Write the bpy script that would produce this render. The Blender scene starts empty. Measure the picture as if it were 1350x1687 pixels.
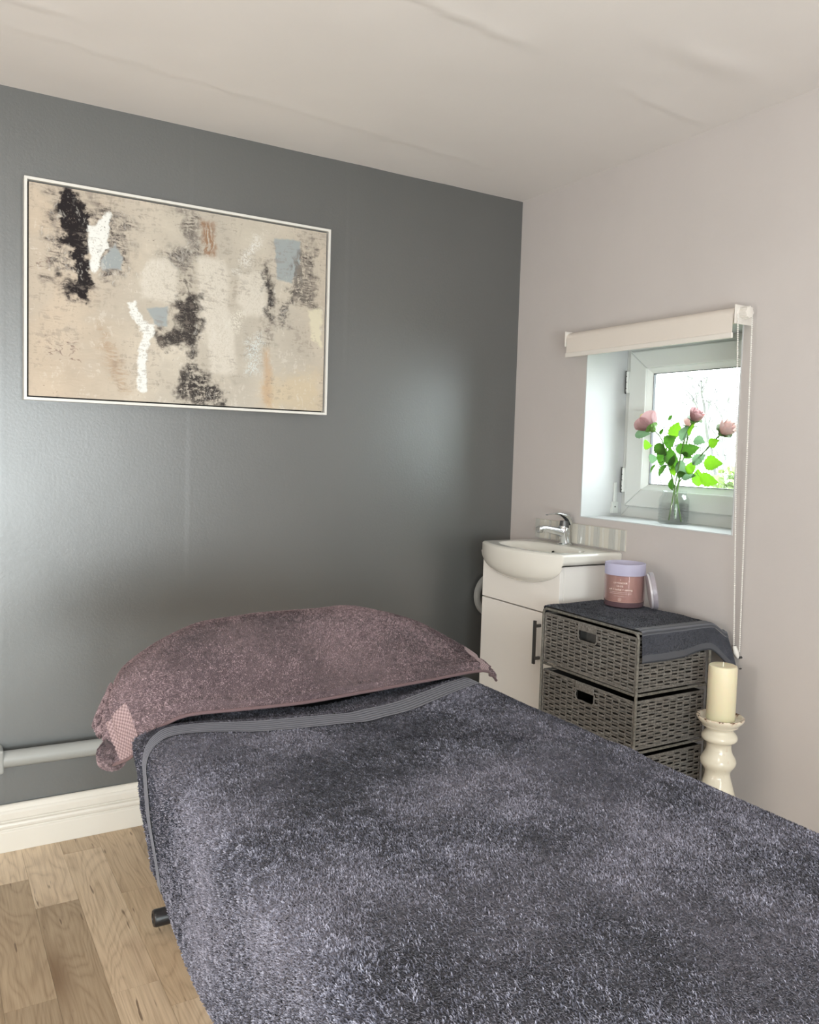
import bpy, math, random
import numpy as np
from mathutils import Vector, Matrix
random.seed(7)
RNG = np.random.default_rng(11)
SC = bpy.context.scene
COL = SC.collection
PI = math.pi

# ------------------------------------------------------------------ camera
cam_d = bpy.data.cameras.new('camera')
cam = bpy.data.objects.new('camera', cam_d)
COL.objects.link(cam)
YAW, PITCH, ROLL, FPX = 0.53499, -0.06241, 0.03027, 1364.04
fw = Vector((math.sin(YAW)*math.cos(PITCH), math.cos(YAW)*math.cos(PITCH), math.sin(PITCH)))
rt0 = Vector((math.cos(YAW), -math.sin(YAW), 0))
up0 = rt0.cross(fw)
rt = rt0*math.cos(ROLL) + up0*math.sin(ROLL)
up = -rt0*math.sin(ROLL) + up0*math.cos(ROLL)
mw = Matrix((rt, up, -fw)).transposed().to_4x4()
mw.translation = Vector((-1.997, -2.5844, 1.18898))
cam.matrix_world = mw
cam_d.sensor_fit = 'HORIZONTAL'
cam_d.sensor_width = 36.0
cam_d.lens = 36.0*FPX/1350.0
cam_d.shift_y = -17.04/1350.0
cam_d.clip_start = 0.05
SC.camera = cam

# ------------------------------------------------------------------ world, lights, exposure
W = bpy.data.worlds.new('world'); SC.world = W
W.use_nodes = True
wn = W.node_tree.nodes; wl = W.node_tree.links
for n in list(wn): wn.remove(n)
wo = wn.new('ShaderNodeOutputWorld'); bg = wn.new('ShaderNodeBackground')
bg.inputs['Color'].default_value = (0.88, 0.955, 1.0, 1)      # an even overcast sky
bg.inputs['Strength'].default_value = 11.0
wl.new(bg.outputs[0], wo.inputs[0])

def area(name, loc, rot, sx, sy, power, col, portal=False, shape='RECTANGLE'):
    l = bpy.data.lights.new(name, 'AREA'); l.shape = shape
    l.size = sx; l.size_y = sy; l.energy = power; l.color = col
    if portal: l.cycles.is_portal = True
    o = bpy.data.objects.new(name, l); COL.objects.link(o)
    o.location = loc; o.rotation_euler = rot
    return o
area('window_portal', (0.33, -0.712, 1.27), (0, PI/2, 0), 0.66, 0.70, 1, (1, 1, 1), True)
area('rear_window_portal', (-2.0, -3.72, .80), (PI/2, 0, 0), 1.8, 1.3, 1, (1, 1, 1), True)
area('room_lamp', (-1.45, -2.35, 2.05), (0, 0, 0), 0.30, 0.30, 2, (1.0, 0.92, 0.84), shape='DISK')
def lamp(name, loc, power, col, size):
    l = bpy.data.lights.new(name, 'POINT'); l.energy = power; l.color = col; l.shadow_soft_size = size
    o = bpy.data.objects.new(name, l); COL.objects.link(o); o.location = loc
lamp('left_fill', (-2.85, -2.05, 1.20), 28, (1.0, .965, .91), .16)  # unseen fill added at the left to brighten the vanity and right wall
lamp('rear_fill', (-1.35, -3.1, .95), 18, (1.0, .97, .93), .2)  # fill light added behind the camera to lift the grey wall
lamp('low_lamp', (-2.70, -1.05, .45), 7, (1.0, .93, .83), .12)
SC.view_settings.view_transform = 'Standard'
SC.view_settings.look = 'None'
SC.view_settings.exposure = 0.42
SC.view_settings.gamma = 1.0
SC.view_settings.use_curve_mapping = False

# ------------------------------------------------------------------ node helpers
def mat(name, rgb=(.8, .8, .8), rough=.5, metal=0., **kw):
    m = bpy.data.materials.new(name); m.use_nodes = True
    b = m.node_tree.nodes['Principled BSDF']
    b.inputs['Base Color'].default_value = (*rgb, 1)
    b.inputs['Roughness'].default_value = rough
    b.inputs['Metallic'].default_value = metal
    for k, v in kw.items(): b.inputs[k.replace('_', ' ')].default_value = v
    return m
def nd(m, t, **kw):
    n = m.node_tree.nodes.new(t)
    for k, v in kw.items():
        if k in n.inputs: n.inputs[k].default_value = v
        else: setattr(n, k, v)
    return n
def lk(m, a, b): m.node_tree.links.new(a, b)
def bsdf(m): return m.node_tree.nodes['Principled BSDF']
def noise(m, scale, detail=4, rough=.5, vec=None, dist=0.):
    n = nd(m, 'ShaderNodeTexNoise'); n.inputs['Scale'].default_value = scale
    n.inputs['Detail'].default_value = detail; n.inputs['Roughness'].default_value = rough
    n.inputs['Distortion'].default_value = dist
    if vec: lk(m, vec, n.inputs['Vector'])
    return n
def coords(m, scale=(1, 1, 1), kind='Object'):
    t = nd(m, 'ShaderNodeTexCoord'); mp = nd(m, 'ShaderNodeMapping')
    mp.inputs['Scale'].default_value = scale
    lk(m, t.outputs[kind], mp.inputs['Vector']); return mp.outputs[0]
def ramp(m, fac, stops):
    r = nd(m, 'ShaderNodeValToRGB'); e = r.color_ramp.elements
    while len(e) < len(stops): e.new(.5)
    for q, (p, c) in zip(e, stops):
        q.position = p; q.color = (*c, 1) if len(c) == 3 else c
    lk(m, fac, r.inputs[0]); return r
def mixc(m, fac, a, b, mode='MIX'):
    x = nd(m, 'ShaderNodeMix'); x.data_type = 'RGBA'; x.blend_type = mode
    for s, v in ((0, fac), (6, a), (7, b)):
        if hasattr(v, 'links'): lk(m, v, x.inputs[s])
        else: x.inputs[s].default_value = v if s == 0 else (*v, 1)
    return x.outputs[2]
def bump(m, h, strength=.2, dist=.01):
    b = nd(m, 'ShaderNodeBump'); b.inputs['Strength'].default_value = strength
    b.inputs['Distance'].default_value = dist
    lk(m, h, b.inputs['Height']); lk(m, b.outputs[0], bsdf(m).inputs['Normal']); return b
def mottled(name, a, b, scale, rough, bs=60, bstr=.15, bd=.002, scl=(1, 1, 1), **kw):
    m = mat(name, a, rough, **kw); v = coords(m, scl)
    n = noise(m, scale, 5, .6, v)
    r = ramp(m, n.outputs[0], [(.35, a), (.65, b)])
    lk(m, r.outputs[0], bsdf(m).inputs['Base Color'])
    bump(m, noise(m, bs, 5, .6, v).outputs[0], bstr, bd)
    return m

# ------------------------------------------------------------------ materials
M = {}
M['grey_wall'] = mottled('grey_wall_paint', (.072, .076, .0755), (.079, .083, .082), 2.5, .40, 130, .16, .0025, Specular_IOR_Level=1.0, IOR=1.72)
M['right_wall'] = mottled('pale_wall_paint', (.545, .505, .488), (.575, .533, .515), 2.0, .65, 90, .15, .002)
M['ceiling'] = mottled('ceiling_paint', (.73, .69, .665), (.76, .72, .695), 1.5, .7, 30, .1, .003)
M['white_paint'] = mottled('white_gloss_paint', (.72, .69, .63), (.75, .72, .66), 3, .32, 40, .05, .001)
M['reveal'] = mottled('white_reveal_paint', (.55, .565, .57), (.59, .60, .605), 3, .5, 60, .1, .001)
M['upvc'] = mat('white_plastic_frame', (.66, .685, .665), .28)
M['pipe'] = mat('pipe_paint', (.36, .37, .36), .4)
M['cabinet'] = mottled('cabinet_white', (.88, .85, .81), (.89, .86, .82), 2, .3, 20, .02, .001)
M['ceramic'] = mat('white_ceramic', (.82, .80, .74), .08, Coat_Weight=.4, Coat_Roughness=.05)
M['chrome'] = mat('chrome', (.72, .74, .75), .09, 1.)
M['dark_chrome'] = mat('dark_steel', (.12, .12, .12), .3, .8)
M['steel'] = mat('brushed_steel', (.55, .55, .54), .3, 1.)
M['black'] = mat('black_void', (.012, .012, .012), .6)
M['black_rubber'] = mat('black_rubber', (.015, .015, .017), .35)
M['vinyl'] = mottled('black_vinyl', (.02, .02, .023), (.03, .03, .034), 8, .5, 200, .2, .001)
M['wood_leg'] = mottled('beech_leg', (.33, .17, .08), (.42, .23, .11), 6, .4, 60, .1, .001, (1, 1, .1))
M['frame_white'] = mat('white_picture_frame', (.72, .70, .66), .35)
M['frame_black'] = mat('black_frame_gap', (.01, .009, .008), .7)
M['blind'] = mottled('blind_fabric', (.70, .64, .58), (.72, .66, .60), 4, .8, 900, .15, .0004)
M['blind_plastic'] = mat('blind_plastic', (.74, .70, .65), .35)
M['bead'] = mat('bead_plastic', (.74, .72, .68), .25)
M['lining'] = mat('dark_lining', (.018, .016, .014), .9)
M['wire'] = mottled('dark_wire', (.09, .085, .075), (.20, .19, .165), 120, .45, 200, .2, .001)
M['liner'] = mottled('grey_basket_liner', (.16, .155, .145), (.20, .19, .18), 30, .9)
M['candle'] = mat('cream_wax', (.80, .74, .53), .42, Subsurface_Weight=.25)
M['wick'] = mat('wick', (.85, .83, .76), .8)
M['petal_d'] = None

def weave_mat():
    m = mat('grey_paper_rope', (.2, .19, .17), .7); v = coords(m, (1, 1, 1))
    n = noise(m, 160, 3, .6, v); n2 = noise(m, 14, 2, .5, v)
    r = ramp(m, n.outputs[0], [(.3, (.08, .074, .067)), (.5, (.18, .172, .158)), (.72, (.35, .338, .31))])
    c = mixc(m, n2.outputs[0], r.outputs[0], (.15, .135, .12), 'MIX')
    lk(m, c, bsdf(m).inputs['Base Color']); bump(m, noise(m, 500, 2, .5, v).outputs[0], .4, .001); return m
M['weave'] = weave_mat()

def terry_mat(name, lo, mid, hi, blotch=None, sheen=.10):
    m = mat(name, mid, 1.0, Sheen_Weight=sheen, Sheen_Roughness=.6)
    a = nd(m, 'ShaderNodeAttribute'); a.attribute_name = 'tint'
    r = ramp(m, a.outputs['Fac'], [(0., lo), (.5, mid), (1., hi)])
    v = coords(m)
    n = noise(m, 5.0, 1.5, .4, v)
    c = mixc(m, ramp(m, n.outputs[0], [(.38, (0, 0, 0)), (.70, (.8, .8, .8))]).outputs[0], r.outputs[0], mixc(m, .55, r.outputs[0], blotch or hi), 'MIX')
    lk(m, c, bsdf(m).inputs['Base Color'])
    bump(m, noise(m, 420, 3, .6, v).outputs[0], .6, .003)
    return m
M['grey_terry'] = terry_mat('slate_grey_terry', (.013, .013, .020), (.113, .115, .155), (.345, .35, .43), (.30, .288, .355))
M['mauve_terry'] = terry_mat('mauve_terry', (.040, .025, .030), (.21, .145, .158), (.42, .31, .33), (.26, .18, .19))
M['navy_terry'] = terry_mat('charcoal_terry', (.012, .013, .018), (.052, .057, .076), (.14, .15, .195), (.075, .08, .105))
def band_mat(name, a, b, rib=None, dots=False):
    m = mat(name, a, .85, Sheen_Weight=.08)
    at = nd(m, 'ShaderNodeAttribute'); at.attribute_name = 'tint'
    r = ramp(m, at.outputs['Fac'], [(0, a), (1, b)])
    lk(m, r.outputs[0], bsdf(m).inputs['Base Color'])
    bump(m, noise(m, 700, 2, .5, coords(m)).outputs[0], .3, .001); return m
M['grey_band'] = band_mat('slate_woven_band', (.028, .030, .040), (.15, .155, .185))
M['mauve_band'] = band_mat('mauve_woven_band', (.13, .08, .085), (.36, .265, .27))
M['navy_band'] = band_mat('charcoal_woven_band', (.03, .033, .042), (.13, .135, .155))

def wood_mat():
    m = mat('oak_laminate', (.5, .35, .2), .38)
    t = nd(m, 'ShaderNodeTexCoord'); oi = nd(m, 'ShaderNodeObjectInfo')
    mul = nd(m, 'ShaderNodeVectorMath', operation='SCALE'); mul.inputs[3].default_value = 37.0
    cx = nd(m, 'ShaderNodeCombineXYZ')
    for i in range(3): lk(m, oi.outputs['Random'], cx.inputs[i])
    lk(m, cx.outputs[0], mul.inputs[0])
    ad = nd(m, 'ShaderNodeVectorMath', operation='ADD')
    lk(m, t.outputs['Object'], ad.inputs[0]); lk(m, mul.outputs[0], ad.inputs[1])
    mp = nd(m, 'ShaderNodeMapping'); mp.inputs['Scale'].default_value = (6.5, 1.25, 1); lk(m, ad.outputs[0], mp.inputs[0])
    big = noise(m, 1.1, 2, .5, mp.outputs[0], .6)
    rings = nd(m, 'ShaderNodeMath', operation='MULTIPLY'); rings.inputs[1].default_value = 38.
    lk(m, big.outputs[0], rings.inputs[0])
    fr = nd(m, 'ShaderNodeMath', operation='PINGPONG'); fr.inputs[1].default_value = 1.; lk(m, rings.outputs[0], fr.inputs[0])
    mp2 = nd(m, 'ShaderNodeMapping'); mp2.inputs['Scale'].default_value = (220, 6, 1); lk(m, ad.outputs[0], mp2.inputs[0])
    fine = noise(m, 1., 4, .65, mp2.outputs[0])
    mp3 = nd(m, 'ShaderNodeMapping'); mp3.inputs['Scale'].default_value = (18, 5, 1); lk(m, ad.outputs[0], mp3.inputs[0])
    vor = nd(m, 'ShaderNodeTexVoronoi'); vor.inputs['Scale'].default_value = .33; lk(m, mp3.outputs[0], vor.inputs[0])
    knot = ramp(m, vor.outputs[0], [(0., (.95, .95, .95)), (.10, (.75, .75, .75)), (.30, (0, 0, 0))])
    base = ramp(m, fr.outputs[0], [(0., (.74, .58, .39)), (.6, (.66, .50, .325)), (1., (.46, .33, .205))])
    c = mixc(m, fine.outputs[0], base.outputs[0], (.72, .56, .39), 'MIX')
    c = mixc(m, .45, c, mixc(m, 1., c, ramp(m, fine.outputs[0], [(.3, (.55, .5, .45)), (.6, (1, 1, 1))]).outputs[0], 'MULTIPLY'))
    tone = ramp(m, oi.outputs['Random'], [(0., (.52, .505, .49)), (.5, (.84, .83, .82)), (1., (1.06, 1.10, 1.17))])
    c = mixc(m, 1., c, tone.outputs[0], 'MULTIPLY')
    c = mixc(m, knot.outputs[0], c, (.20, .125, .07))
    mp4 = nd(m, 'ShaderNodeMapping'); mp4.inputs['Scale'].default_value = (60, 7, 1); lk(m, ad.outputs[0], mp4.inputs[0])
    cr = noise(m, 1., 2, .5, mp4.outputs[0])
    c = mixc(m, ramp(m, cr.outputs[0], [(.70, (0, 0, 0)), (.74, (.8, .8, .8))]).outputs[0], c, (.13, .08, .05))
    lk(m, c, bsdf(m).inputs['Base Color'])
    bump(m, fine.outputs[0], .12, .001)
    return m
M['wood'] = wood_mat()
M['subfloor'] = mat('dark_joint', (.20, .14, .09), .8)

def glassy(name, tint, alpha, rough=.02, ior=1.45, diff=None):
    m = bpy.data.materials.new(name); m.use_nodes = True
    nt = m.node_tree; nt.nodes.clear()
    o = nt.nodes.new('ShaderNodeOutputMaterial'); tr = nt.nodes.new('ShaderNodeBsdfTransparent')
    tr.inputs[0].default_value = (*tint, 1)
    g = nt.nodes.new('ShaderNodeBsdfGlossy'); g.inputs['Roughness'].default_value = rough
    lw = nt.nodes.new('ShaderNodeLayerWeight'); lw.inputs[0].default_value = .25
    mr = nt.nodes.new('ShaderNodeMapRange'); mr.inputs[1].default_value = 0; mr.inputs[2].default_value = 1
    mr.inputs[3].default_value = alpha*.5; mr.inputs[4].default_value = min(1, alpha*.5+.30)
    nt.links.new(lw.outputs['Facing'], mr.inputs[0])
    mx = nt.nodes.new('ShaderNodeMixShader')
    nt.links.new(mr.outputs[0], mx.inputs[0]); nt.links.new(tr.outputs[0], mx.inputs[1]); nt.links.new(g.outputs[0], mx.inputs[2])
    out = mx
    if diff:
        d = nt.nodes.new('ShaderNodeBsdfDiffuse'); d.inputs[0].default_value = (*diff[0], 1)
        t2 = nt.nodes.new('ShaderNodeBsdfTranslucent'); t2.inputs[0].default_value = (*diff[0], 1)
        m3 = nt.nodes.new('ShaderNodeMixShader'); m3.inputs[0].default_value = .4
        nt.links.new(d.outputs[0], m3.inputs[1]); nt.links.new(t2.outputs[0], m3.inputs[2])
        m2 = nt.nodes.new('ShaderNodeMixShader'); m2.inputs[0].default_value = diff[1]
        nt.links.new(mx.outputs[0], m2.inputs[1]); nt.links.new(m3.outputs[0], m2.inputs[2]); out = m2
    nt.links.new(out.outputs[0], o.inputs[0]); return m
M['pane'] = glassy('window_glass', (.97, .99, .98), .08)
M['vase'] = glassy('clear_vase_glass', (.985, .998, .994), .03, .02, diff=((.9, .96, .95), .015))
M['water'] = glassy('vase_water', (.99, .998, .995), .005, .02)
M['frost'] = glassy('frosted_lavender_glass', (.97, .95, 1.0), .15, .15, diff=((.72, .70, .84), .62))
M['frost_clear'] = glassy('pink_clear_glass', (.93, .86, .87), .16, .10)
M['wax_pink'] = mottled('rose_wax', (.60, .45, .38), (.64, .48, .41), 8, .45)
M['mauve_base'] = mat('mauve_glass_base', (.115, .07, .08), .18)
M['print'] = mat('cream_print', (.90, .80, .74), .5)
M['lid'] = mottled('grey_lavender_lid', (.33, .30, .34), (.38, .35, .39), 12, .35)
M['lid_face'] = mat('pale_lid_face', (.58, .55, .58), .3)
M['stem'] = mat('green_stem', (.10, .20, .035), .5)
def leafm(name, a, tr, mixf=.5):
    m = mat(name, a, .45); n = noise(m, 90, 2, .5, coords(m))
    c = mixc(m, ramp(m, n.outputs[0], [(.4, (0, 0, 0)), (.6, (.6, .6, .6))]).outputs[0], a, tuple(x*.75 for x in a))
    lk(m, c, bsdf(m).inputs['Base Color'])
    t = nd(m, 'ShaderNodeBsdfTranslucent'); t.inputs[0].default_value = (*tr, 1)
    mx = nd(m, 'ShaderNodeMixShader'); mx.inputs[0].default_value = mixf
    o = m.node_tree.nodes['Material Output']
    lk(m, bsdf(m).outputs[0], mx.inputs[1]); lk(m, t.outputs[0], mx.inputs[2]); lk(m, mx.outputs[0], o.inputs[0]); return m
M['leaf0'] = leafm('dark_rose_leaf', (.05, .12, .02), (.04, .12, .01))
M['leaf1'] = leafm('backlit_rose_leaf', (.12, .32, .02), (.135, .31, .012))  # backlit leaves: daylight from behind put into the colour
M['leaf2'] = leafm('grey_rose_leaf', (.20, .30, .20), (.10, .18, .09))
M['petal_mauve'] = leafm('mauve_petal', (.54, .34, .35), (.62, .38, .39), .6)
M['petal_pink'] = leafm('pink_petal', (1.0, .84, .82), (1.0, .84, .82), .6)
M['petal_yellow'] = leafm('yellow_petal', (.72, .64, .34), (.5, .42, .18), .6)
M['hedge'] = leafm('hedge_leaf', (.20, .27, .10), (.14, .2, .05))
M['bark'] = mottled('pale_bark', (.19, .18, .18), (.22, .21, .21), 8, .8)
M['lawn'] = mottled('lawn', (.12, .16, .08), (.15, .19, .09), 4, .9)
M['tile_a'] = mat('cream_tile', (.60, .575, .51), .15)
M['tile_b'] = mat('grey_tile', (.50, .50, .47), .15)
M['tile_c'] = mat('white_tile', (.64, .63, .58), .12)
M['tile_d'] = mat('beige_tile', (.56, .52, .45), .18)
M['grout'] = mat('grout', (.60, .57, .50), .8)

def holder_mat():
    m = mat('cream_glazed_ceramic', (.80, .75, .62), .12, Coat_Weight=.5)
    v = coords(m); n = noise(m, 55, 4, .7, v)
    sep = nd(m, 'ShaderNodeSeparateXYZ'); lk(m, v, sep.inputs[0])
    # the glaze has worn off along the top edge of the dish and in a few chips
    hi = nd(m, 'ShaderNodeMapRange'); lk(m, sep.outputs[2], hi.inputs[0])
    hi.inputs[1].default_value = .498; hi.inputs[2].default_value = .508; hi.inputs[3].default_value = 0.; hi.inputs[4].default_value = .24
    s = nd(m, 'ShaderNodeMath', operation='ADD'); lk(m, n.outputs[0], s.inputs[0]); lk(m, hi.outputs[0], s.inputs[1])
    f = ramp(m, s.outputs[0], [(.735, (0, 0, 0)), (.77, (1, 1, 1))])
    c = mixc(m, f.outputs[0], (.80, .75, .62), (.16, .085, .045))
    f2 = ramp(m, s.outputs[0], [(.60, (0, 0, 0)), (.68, (.6, .6, .6))])
    c2 = mixc(m, f2.outputs[0], (.80, .75, .62), (.70, .55, .42)); 
    c = mixc(m, f.outputs[0], c2, (.16, .085, .045))
    lk(m, c, bsdf(m).inputs['Base Color']); return m
M['holder'] = holder_mat()
def canvas_mat():
    m = mat('painted_canvas', (.6, .5, .4), .8, Specular_IOR_Level=.2)
    a = nd(m, 'ShaderNodeAttribute'); a.attribute_name = 'paint'
    lk(m, a.outputs['Color'], bsdf(m).inputs['Base Color'])
    bump(m, noise(m, 600, 2, .5, coords(m)).outputs[0], .15, .0006); return m
M['canvas'] = canvas_mat()

# ------------------------------------------------------------------ object helpers
def props(o, label=None, cat=None, group=None, kind=None):
    if label: o['label'] = label
    if cat: o['category'] = cat
    if group: o['group'] = group
    if kind: o['kind'] = kind
    return o
def empty(name, loc, label=None, cat=None, group=None, kind=None, parent=None):
    o = bpy.data.objects.new(name, None); COL.objects.link(o); o.location = loc
    o.empty_display_size = .05
    if parent: o.parent = parent
    return props(o, label, cat, group, kind)
class MB:
    def __init__(s): s.v = []; s.f = []
    def add(s, vs, fs):
        k = len(s.v); s.v += [tuple(x) for x in vs]; s.f += [tuple(i+k for i in f) for f in fs]; return s
    def box(s, x0, x1, y0, y1, z0, z1, mtx=None):
        vs = [Vector((x, y, z)) for x in (x0, x1) for y in (y0, y1) for z in (z0, z1)]
        if mtx: vs = [mtx @ q for q in vs]
        return s.add(vs, [(0, 1, 3, 2), (4, 6, 7, 5), (0, 4, 5, 1), (2, 3, 7, 6), (0, 2, 6, 4), (1, 5, 7, 3)])
    def tube(s, pts, r, n=8, closed=False, cap=True, flat=None):
        pts = [Vector(p) for p in pts]; L = len(pts)
        rs = r if isinstance(r, (list, tuple)) else [r]*L
        k = len(s.v); prev = None
        for i, p in enumerate(pts):
            if closed: t = pts[(i+1) % L]-pts[i-1]
            else: t = pts[min(i+1, L-1)]-pts[max(i-1, 0)]
            t.normalize()
            if prev is None:
                a = Vector((0, 0, 1)) if abs(t.z) < .9 else Vector((1, 0, 0))
                nn = t.cross(a).normalized()
            else: nn = (prev-t*prev.dot(t)).normalized()
            prev = nn; b = t.cross(nn)
            for j in range(n):
                an = 2*PI*j/n
                s.v.append(tuple(p+(nn*math.cos(an)+b*math.sin(an))*rs[i]))
        for i in range(L if closed else L-1):
            for j in range(n):
                a0 = k+i*n+j; a1 = k+i*n+(j+1) % n; i2 = (i+1) % L
                s.f.append((a0, a1, k+i2*n+(j+1) % n, k+i2*n+j))
        if cap and not closed:
            s.f.append(tuple(k+j for j in range(n))[::-1]); s.f.append(tuple(k+(L-1)*n+j for j in range(n)))
        return s
    def lathe(s, prof, c=(0, 0, 0), n=32, mtx=None):
        k = len(s.v)
        for r, z in prof:
            for j in range(n):
                a = 2*PI*j/n; q = Vector((r*math.cos(a), r*math.sin(a), z))
                if mtx: q = mtx @ q
                s.v.append(tuple(q+Vector(c)))
        L = len(prof)
        for i in range(L-1):
            for j in range(n):
                s.f.append((k+i*n+j, k+i*n+(j+1) % n, k+(i+1)*n+(j+1) % n, k+(i+1)*n+j))
        if prof[0][0] > 1e-6: s.f.append(tuple(k+j for j in range(n))[::-1])
        if prof[-1][0] > 1e-6: s.f.append(tuple(k+(L-1)*n+j for j in range(n)))
        return s
    def ball(s, c, r, n=8, m=5, sc=(1, 1, 1)):
        k = len(s.v)
        for i in range(m+1):
            ph = PI*i/m
            for j in range(n):
                a = 2*PI*j/n
                s.v.append((c[0]+r*sc[0]*math.sin(ph)*math.cos(a), c[1]+r*sc[1]*math.sin(ph)*math.sin(a), c[2]+r*sc[2]*math.cos(ph)))
        for i in range(m):
            for j in range(n): s.f.append((k+i*n+j, k+(i+1)*n+j, k+(i+1)*n+(j+1) % n, k+i*n+(j+1) % n))
        return s
    def build(s, name, m, parent=None, smooth=False, bevel=0, seg=2, loc=None, **pr):
        me = bpy.data.meshes.new(name); me.from_pydata(s.v, [], s.f); me.update()
        o = bpy.data.objects.new(name, me); COL.objects.link(o); me.materials.append(m)
        if smooth:
            me.polygons.foreach_set('use_smooth', [True]*len(me.polygons))
            try: me.set_sharp_from_angle(angle=math.radians(42))
            except Exception: pass
        if bevel:
            b = o.modifiers.new('bevel', 'BEVEL'); b.width = bevel; b.segments = seg; b.limit_method = 'ANGLE'; b.angle_limit = .6
        if loc is not None: o.location = loc
        if parent is not None:
            o.parent = parent
            # vertices are given in world space: undo the parent's translation
            off = Vector((0, 0, 0)); p = parent
            while p is not None: off += p.location; p = p.parent
            o.location = -off + (Vector(loc) if loc is not None else Vector((0, 0, 0)))
        return props(o, **pr)
def np_mesh(name, V, quads=None, tris=None, m=None, parent=None, smooth=True, attrs=None, color=None, **pr):
    V = np.asarray(V, np.float32).reshape(-1, 3)
    me = bpy.data.meshes.new(name)
    me.vertices.add(len(V)); me.vertices.foreach_set('co', V.ravel())
    li = []; tot = []
    if quads is not None and len(quads): li.append(np.asarray(quads).ravel()); tot.append(np.full(len(quads), 4))
    if tris is not None and len(tris): li.append(np.asarray(tris).ravel()); tot.append(np.full(len(tris), 3))
    li = np.concatenate(li).astype(np.int32); tot = np.concatenate(tot).astype(np.int32)
    me.loops.add(len(li)); me.loops.foreach_set('vertex_index', li)
    me.polygons.add(len(tot))
    me.polygons.foreach_set('loop_start', np.concatenate([[0], np.cumsum(tot)[:-1]]).astype(np.int32))
    try: me.polygons.foreach_set('loop_total', tot)
    except Exception: pass
    me.update(calc_edges=True)
    if smooth: me.polygons.foreach_set('use_smooth', np.ones(len(tot), bool))
    if attrs:
        for k, a in attrs.items():
            at = me.attributes.new(k, 'FLOAT', 'POINT'); at.data.foreach_set('value', np.asarray(a, np.float32).ravel())
    if color is not None:
        at = me.attributes.new('paint', 'FLOAT_COLOR', 'POINT')
        at.data.foreach_set('color', np.asarray(color, np.float32).ravel())
    o = bpy.data.objects.new(name, me); COL.objects.link(o); me.materials.append(m)
    if parent is not None:
        o.parent = parent; off = Vector((0, 0, 0)); p = parent
        while p is not None: off += p.location; p = p.parent
        o.location = -off
    return props(o, **pr)
def gquads(n, m, keep=None):
    i, j = np.meshgrid(np.arange(n-1), np.arange(m-1), indexing='ij')
    q = np.stack([i*m+j, (i+1)*m+j, (i+1)*m+j+1, i*m+j+1], -1).reshape(-1, 4)
    return q if keep is None else q[keep.reshape(-1)]
def sstep(a, b, x):
    t = np.clip((x-a)/(b-a), 0, 1); return t*t*(3-2*t)
def vnoise(x, y, seed=0):
    r = np.random.default_rng(seed); T = r.random((256, 256))
    xi = np.floor(x).astype(int); yi = np.floor(y).astype(int)
    fx = x-xi; fy = y-yi; fx = fx*fx*(3-2*fx); fy = fy*fy*(3-2*fy)
    g = lambda a, b: T[a & 255, b & 255]
    return (g(xi, yi)*(1-fx)+g(xi+1, yi)*fx)*(1-fy)+(g(xi, yi+1)*(1-fx)+g(xi+1, yi+1)*fx)*fy
def fbm(x, y, oct=4, seed=0, gain=.5):
    s = 0; a = 1; t = 0
    for k in range(oct):
        c_, s_ = math.cos(.6+k*1.1), math.sin(.6+k*1.1)
        if k == 0: c_, s_ = 1, 0
        s = s+a*vnoise((x*c_-y*s_)*2**k+k*17.3+40, (x*s_+y*c_)*2**k+k*9.1+40, seed+k); t += a; a *= gain
    return s/t
def grid_normals(P):
    du = np.gradient(P, axis=0); dv = np.gradient(P, axis=1)
    n = np.cross(du, dv); n /= np.linalg.norm(n, axis=-1, keepdims=True)+1e-12
    return n

# ------------------------------------------------------------------ the room
H = 2.15
XL, YB = -3.25, -3.6
# grey wall: fine undulating skin in front of a slab, with lining-paper seams
xs = np.linspace(XL, 0, 420); zs = np.linspace(-.02, H+.03, 100)
X, Z = np.meshgrid(xs, zs, indexing='ij')
dep = (fbm(X*2.2, Z*2.2, 3, 3)-.5)*.004
for sx in (-1.27, -.738, -1.802, -2.334, -2.866):
    dep = dep+.0004*np.exp(-((X-sx-.002*np.sin(Z*5))/.003)**2)+.0003*sstep(sx-.004, sx+.004, X)
dep *= sstep(0, .1, -X)
P = np.stack([X, -dep, Z], -1)
wb = np_mesh('wall_back', P, gquads(420, 100)[:, ::-1], m=M['grey_wall'], kind='structure', label='mid grey painted wall behind the massage couch')
MB().box(XL-.1, .5, .006, .12, -.1, H+.1).build('wall_core', M['grey_wall'], wb)
# ceiling
xs = np.linspace(XL, .02, 190); ys = np.linspace(YB, .02, 230)
X, Y = np.meshgrid(xs, ys, indexing='ij')
h = (fbm(X*1.6, Y*1.6, 3, 9)-.5)*.007*sstep(0, .25, -Y)*sstep(0, .25, -X)
h += (fbm(X*9, Y*9, 2, 12)-.5)*.0016
def seam(y0, x0, x1, a, tilt=0.):
    yy = Y-(y0+(X-x0)*tilt)
    m_ = sstep(x0-.06, x0+.06, X)*(1-sstep(x1-.06, x1+.06, X))
    return -a*np.where(yy < 0, np.exp(yy/.03), np.exp(-(yy/.004)**2))*m_
h = h+seam(-1.03, -1.3, -.76, .005, .12)+seam(-.47, -3, -.3, .0018, .09)+seam(-.925, -.42, -.03, .003, .10)+seam(-.50, -1.95, -1.7, .003)
h = h-.006*np.exp(-(((X+.33)/.16)**2+((Y+1.17)/.045)**2))
cl = np_mesh('ceiling', np.stack([X, Y, H+h], -1), gquads(190, 230)[:, ::-1], m=M['ceiling'], kind='structure', label='off-white ceiling of lining paper with raised seams')
MB().box(XL-.1, .5, YB-.1, .12, H+.02, H+.12).build('ceiling_core', M['ceiling'], cl)
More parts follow.
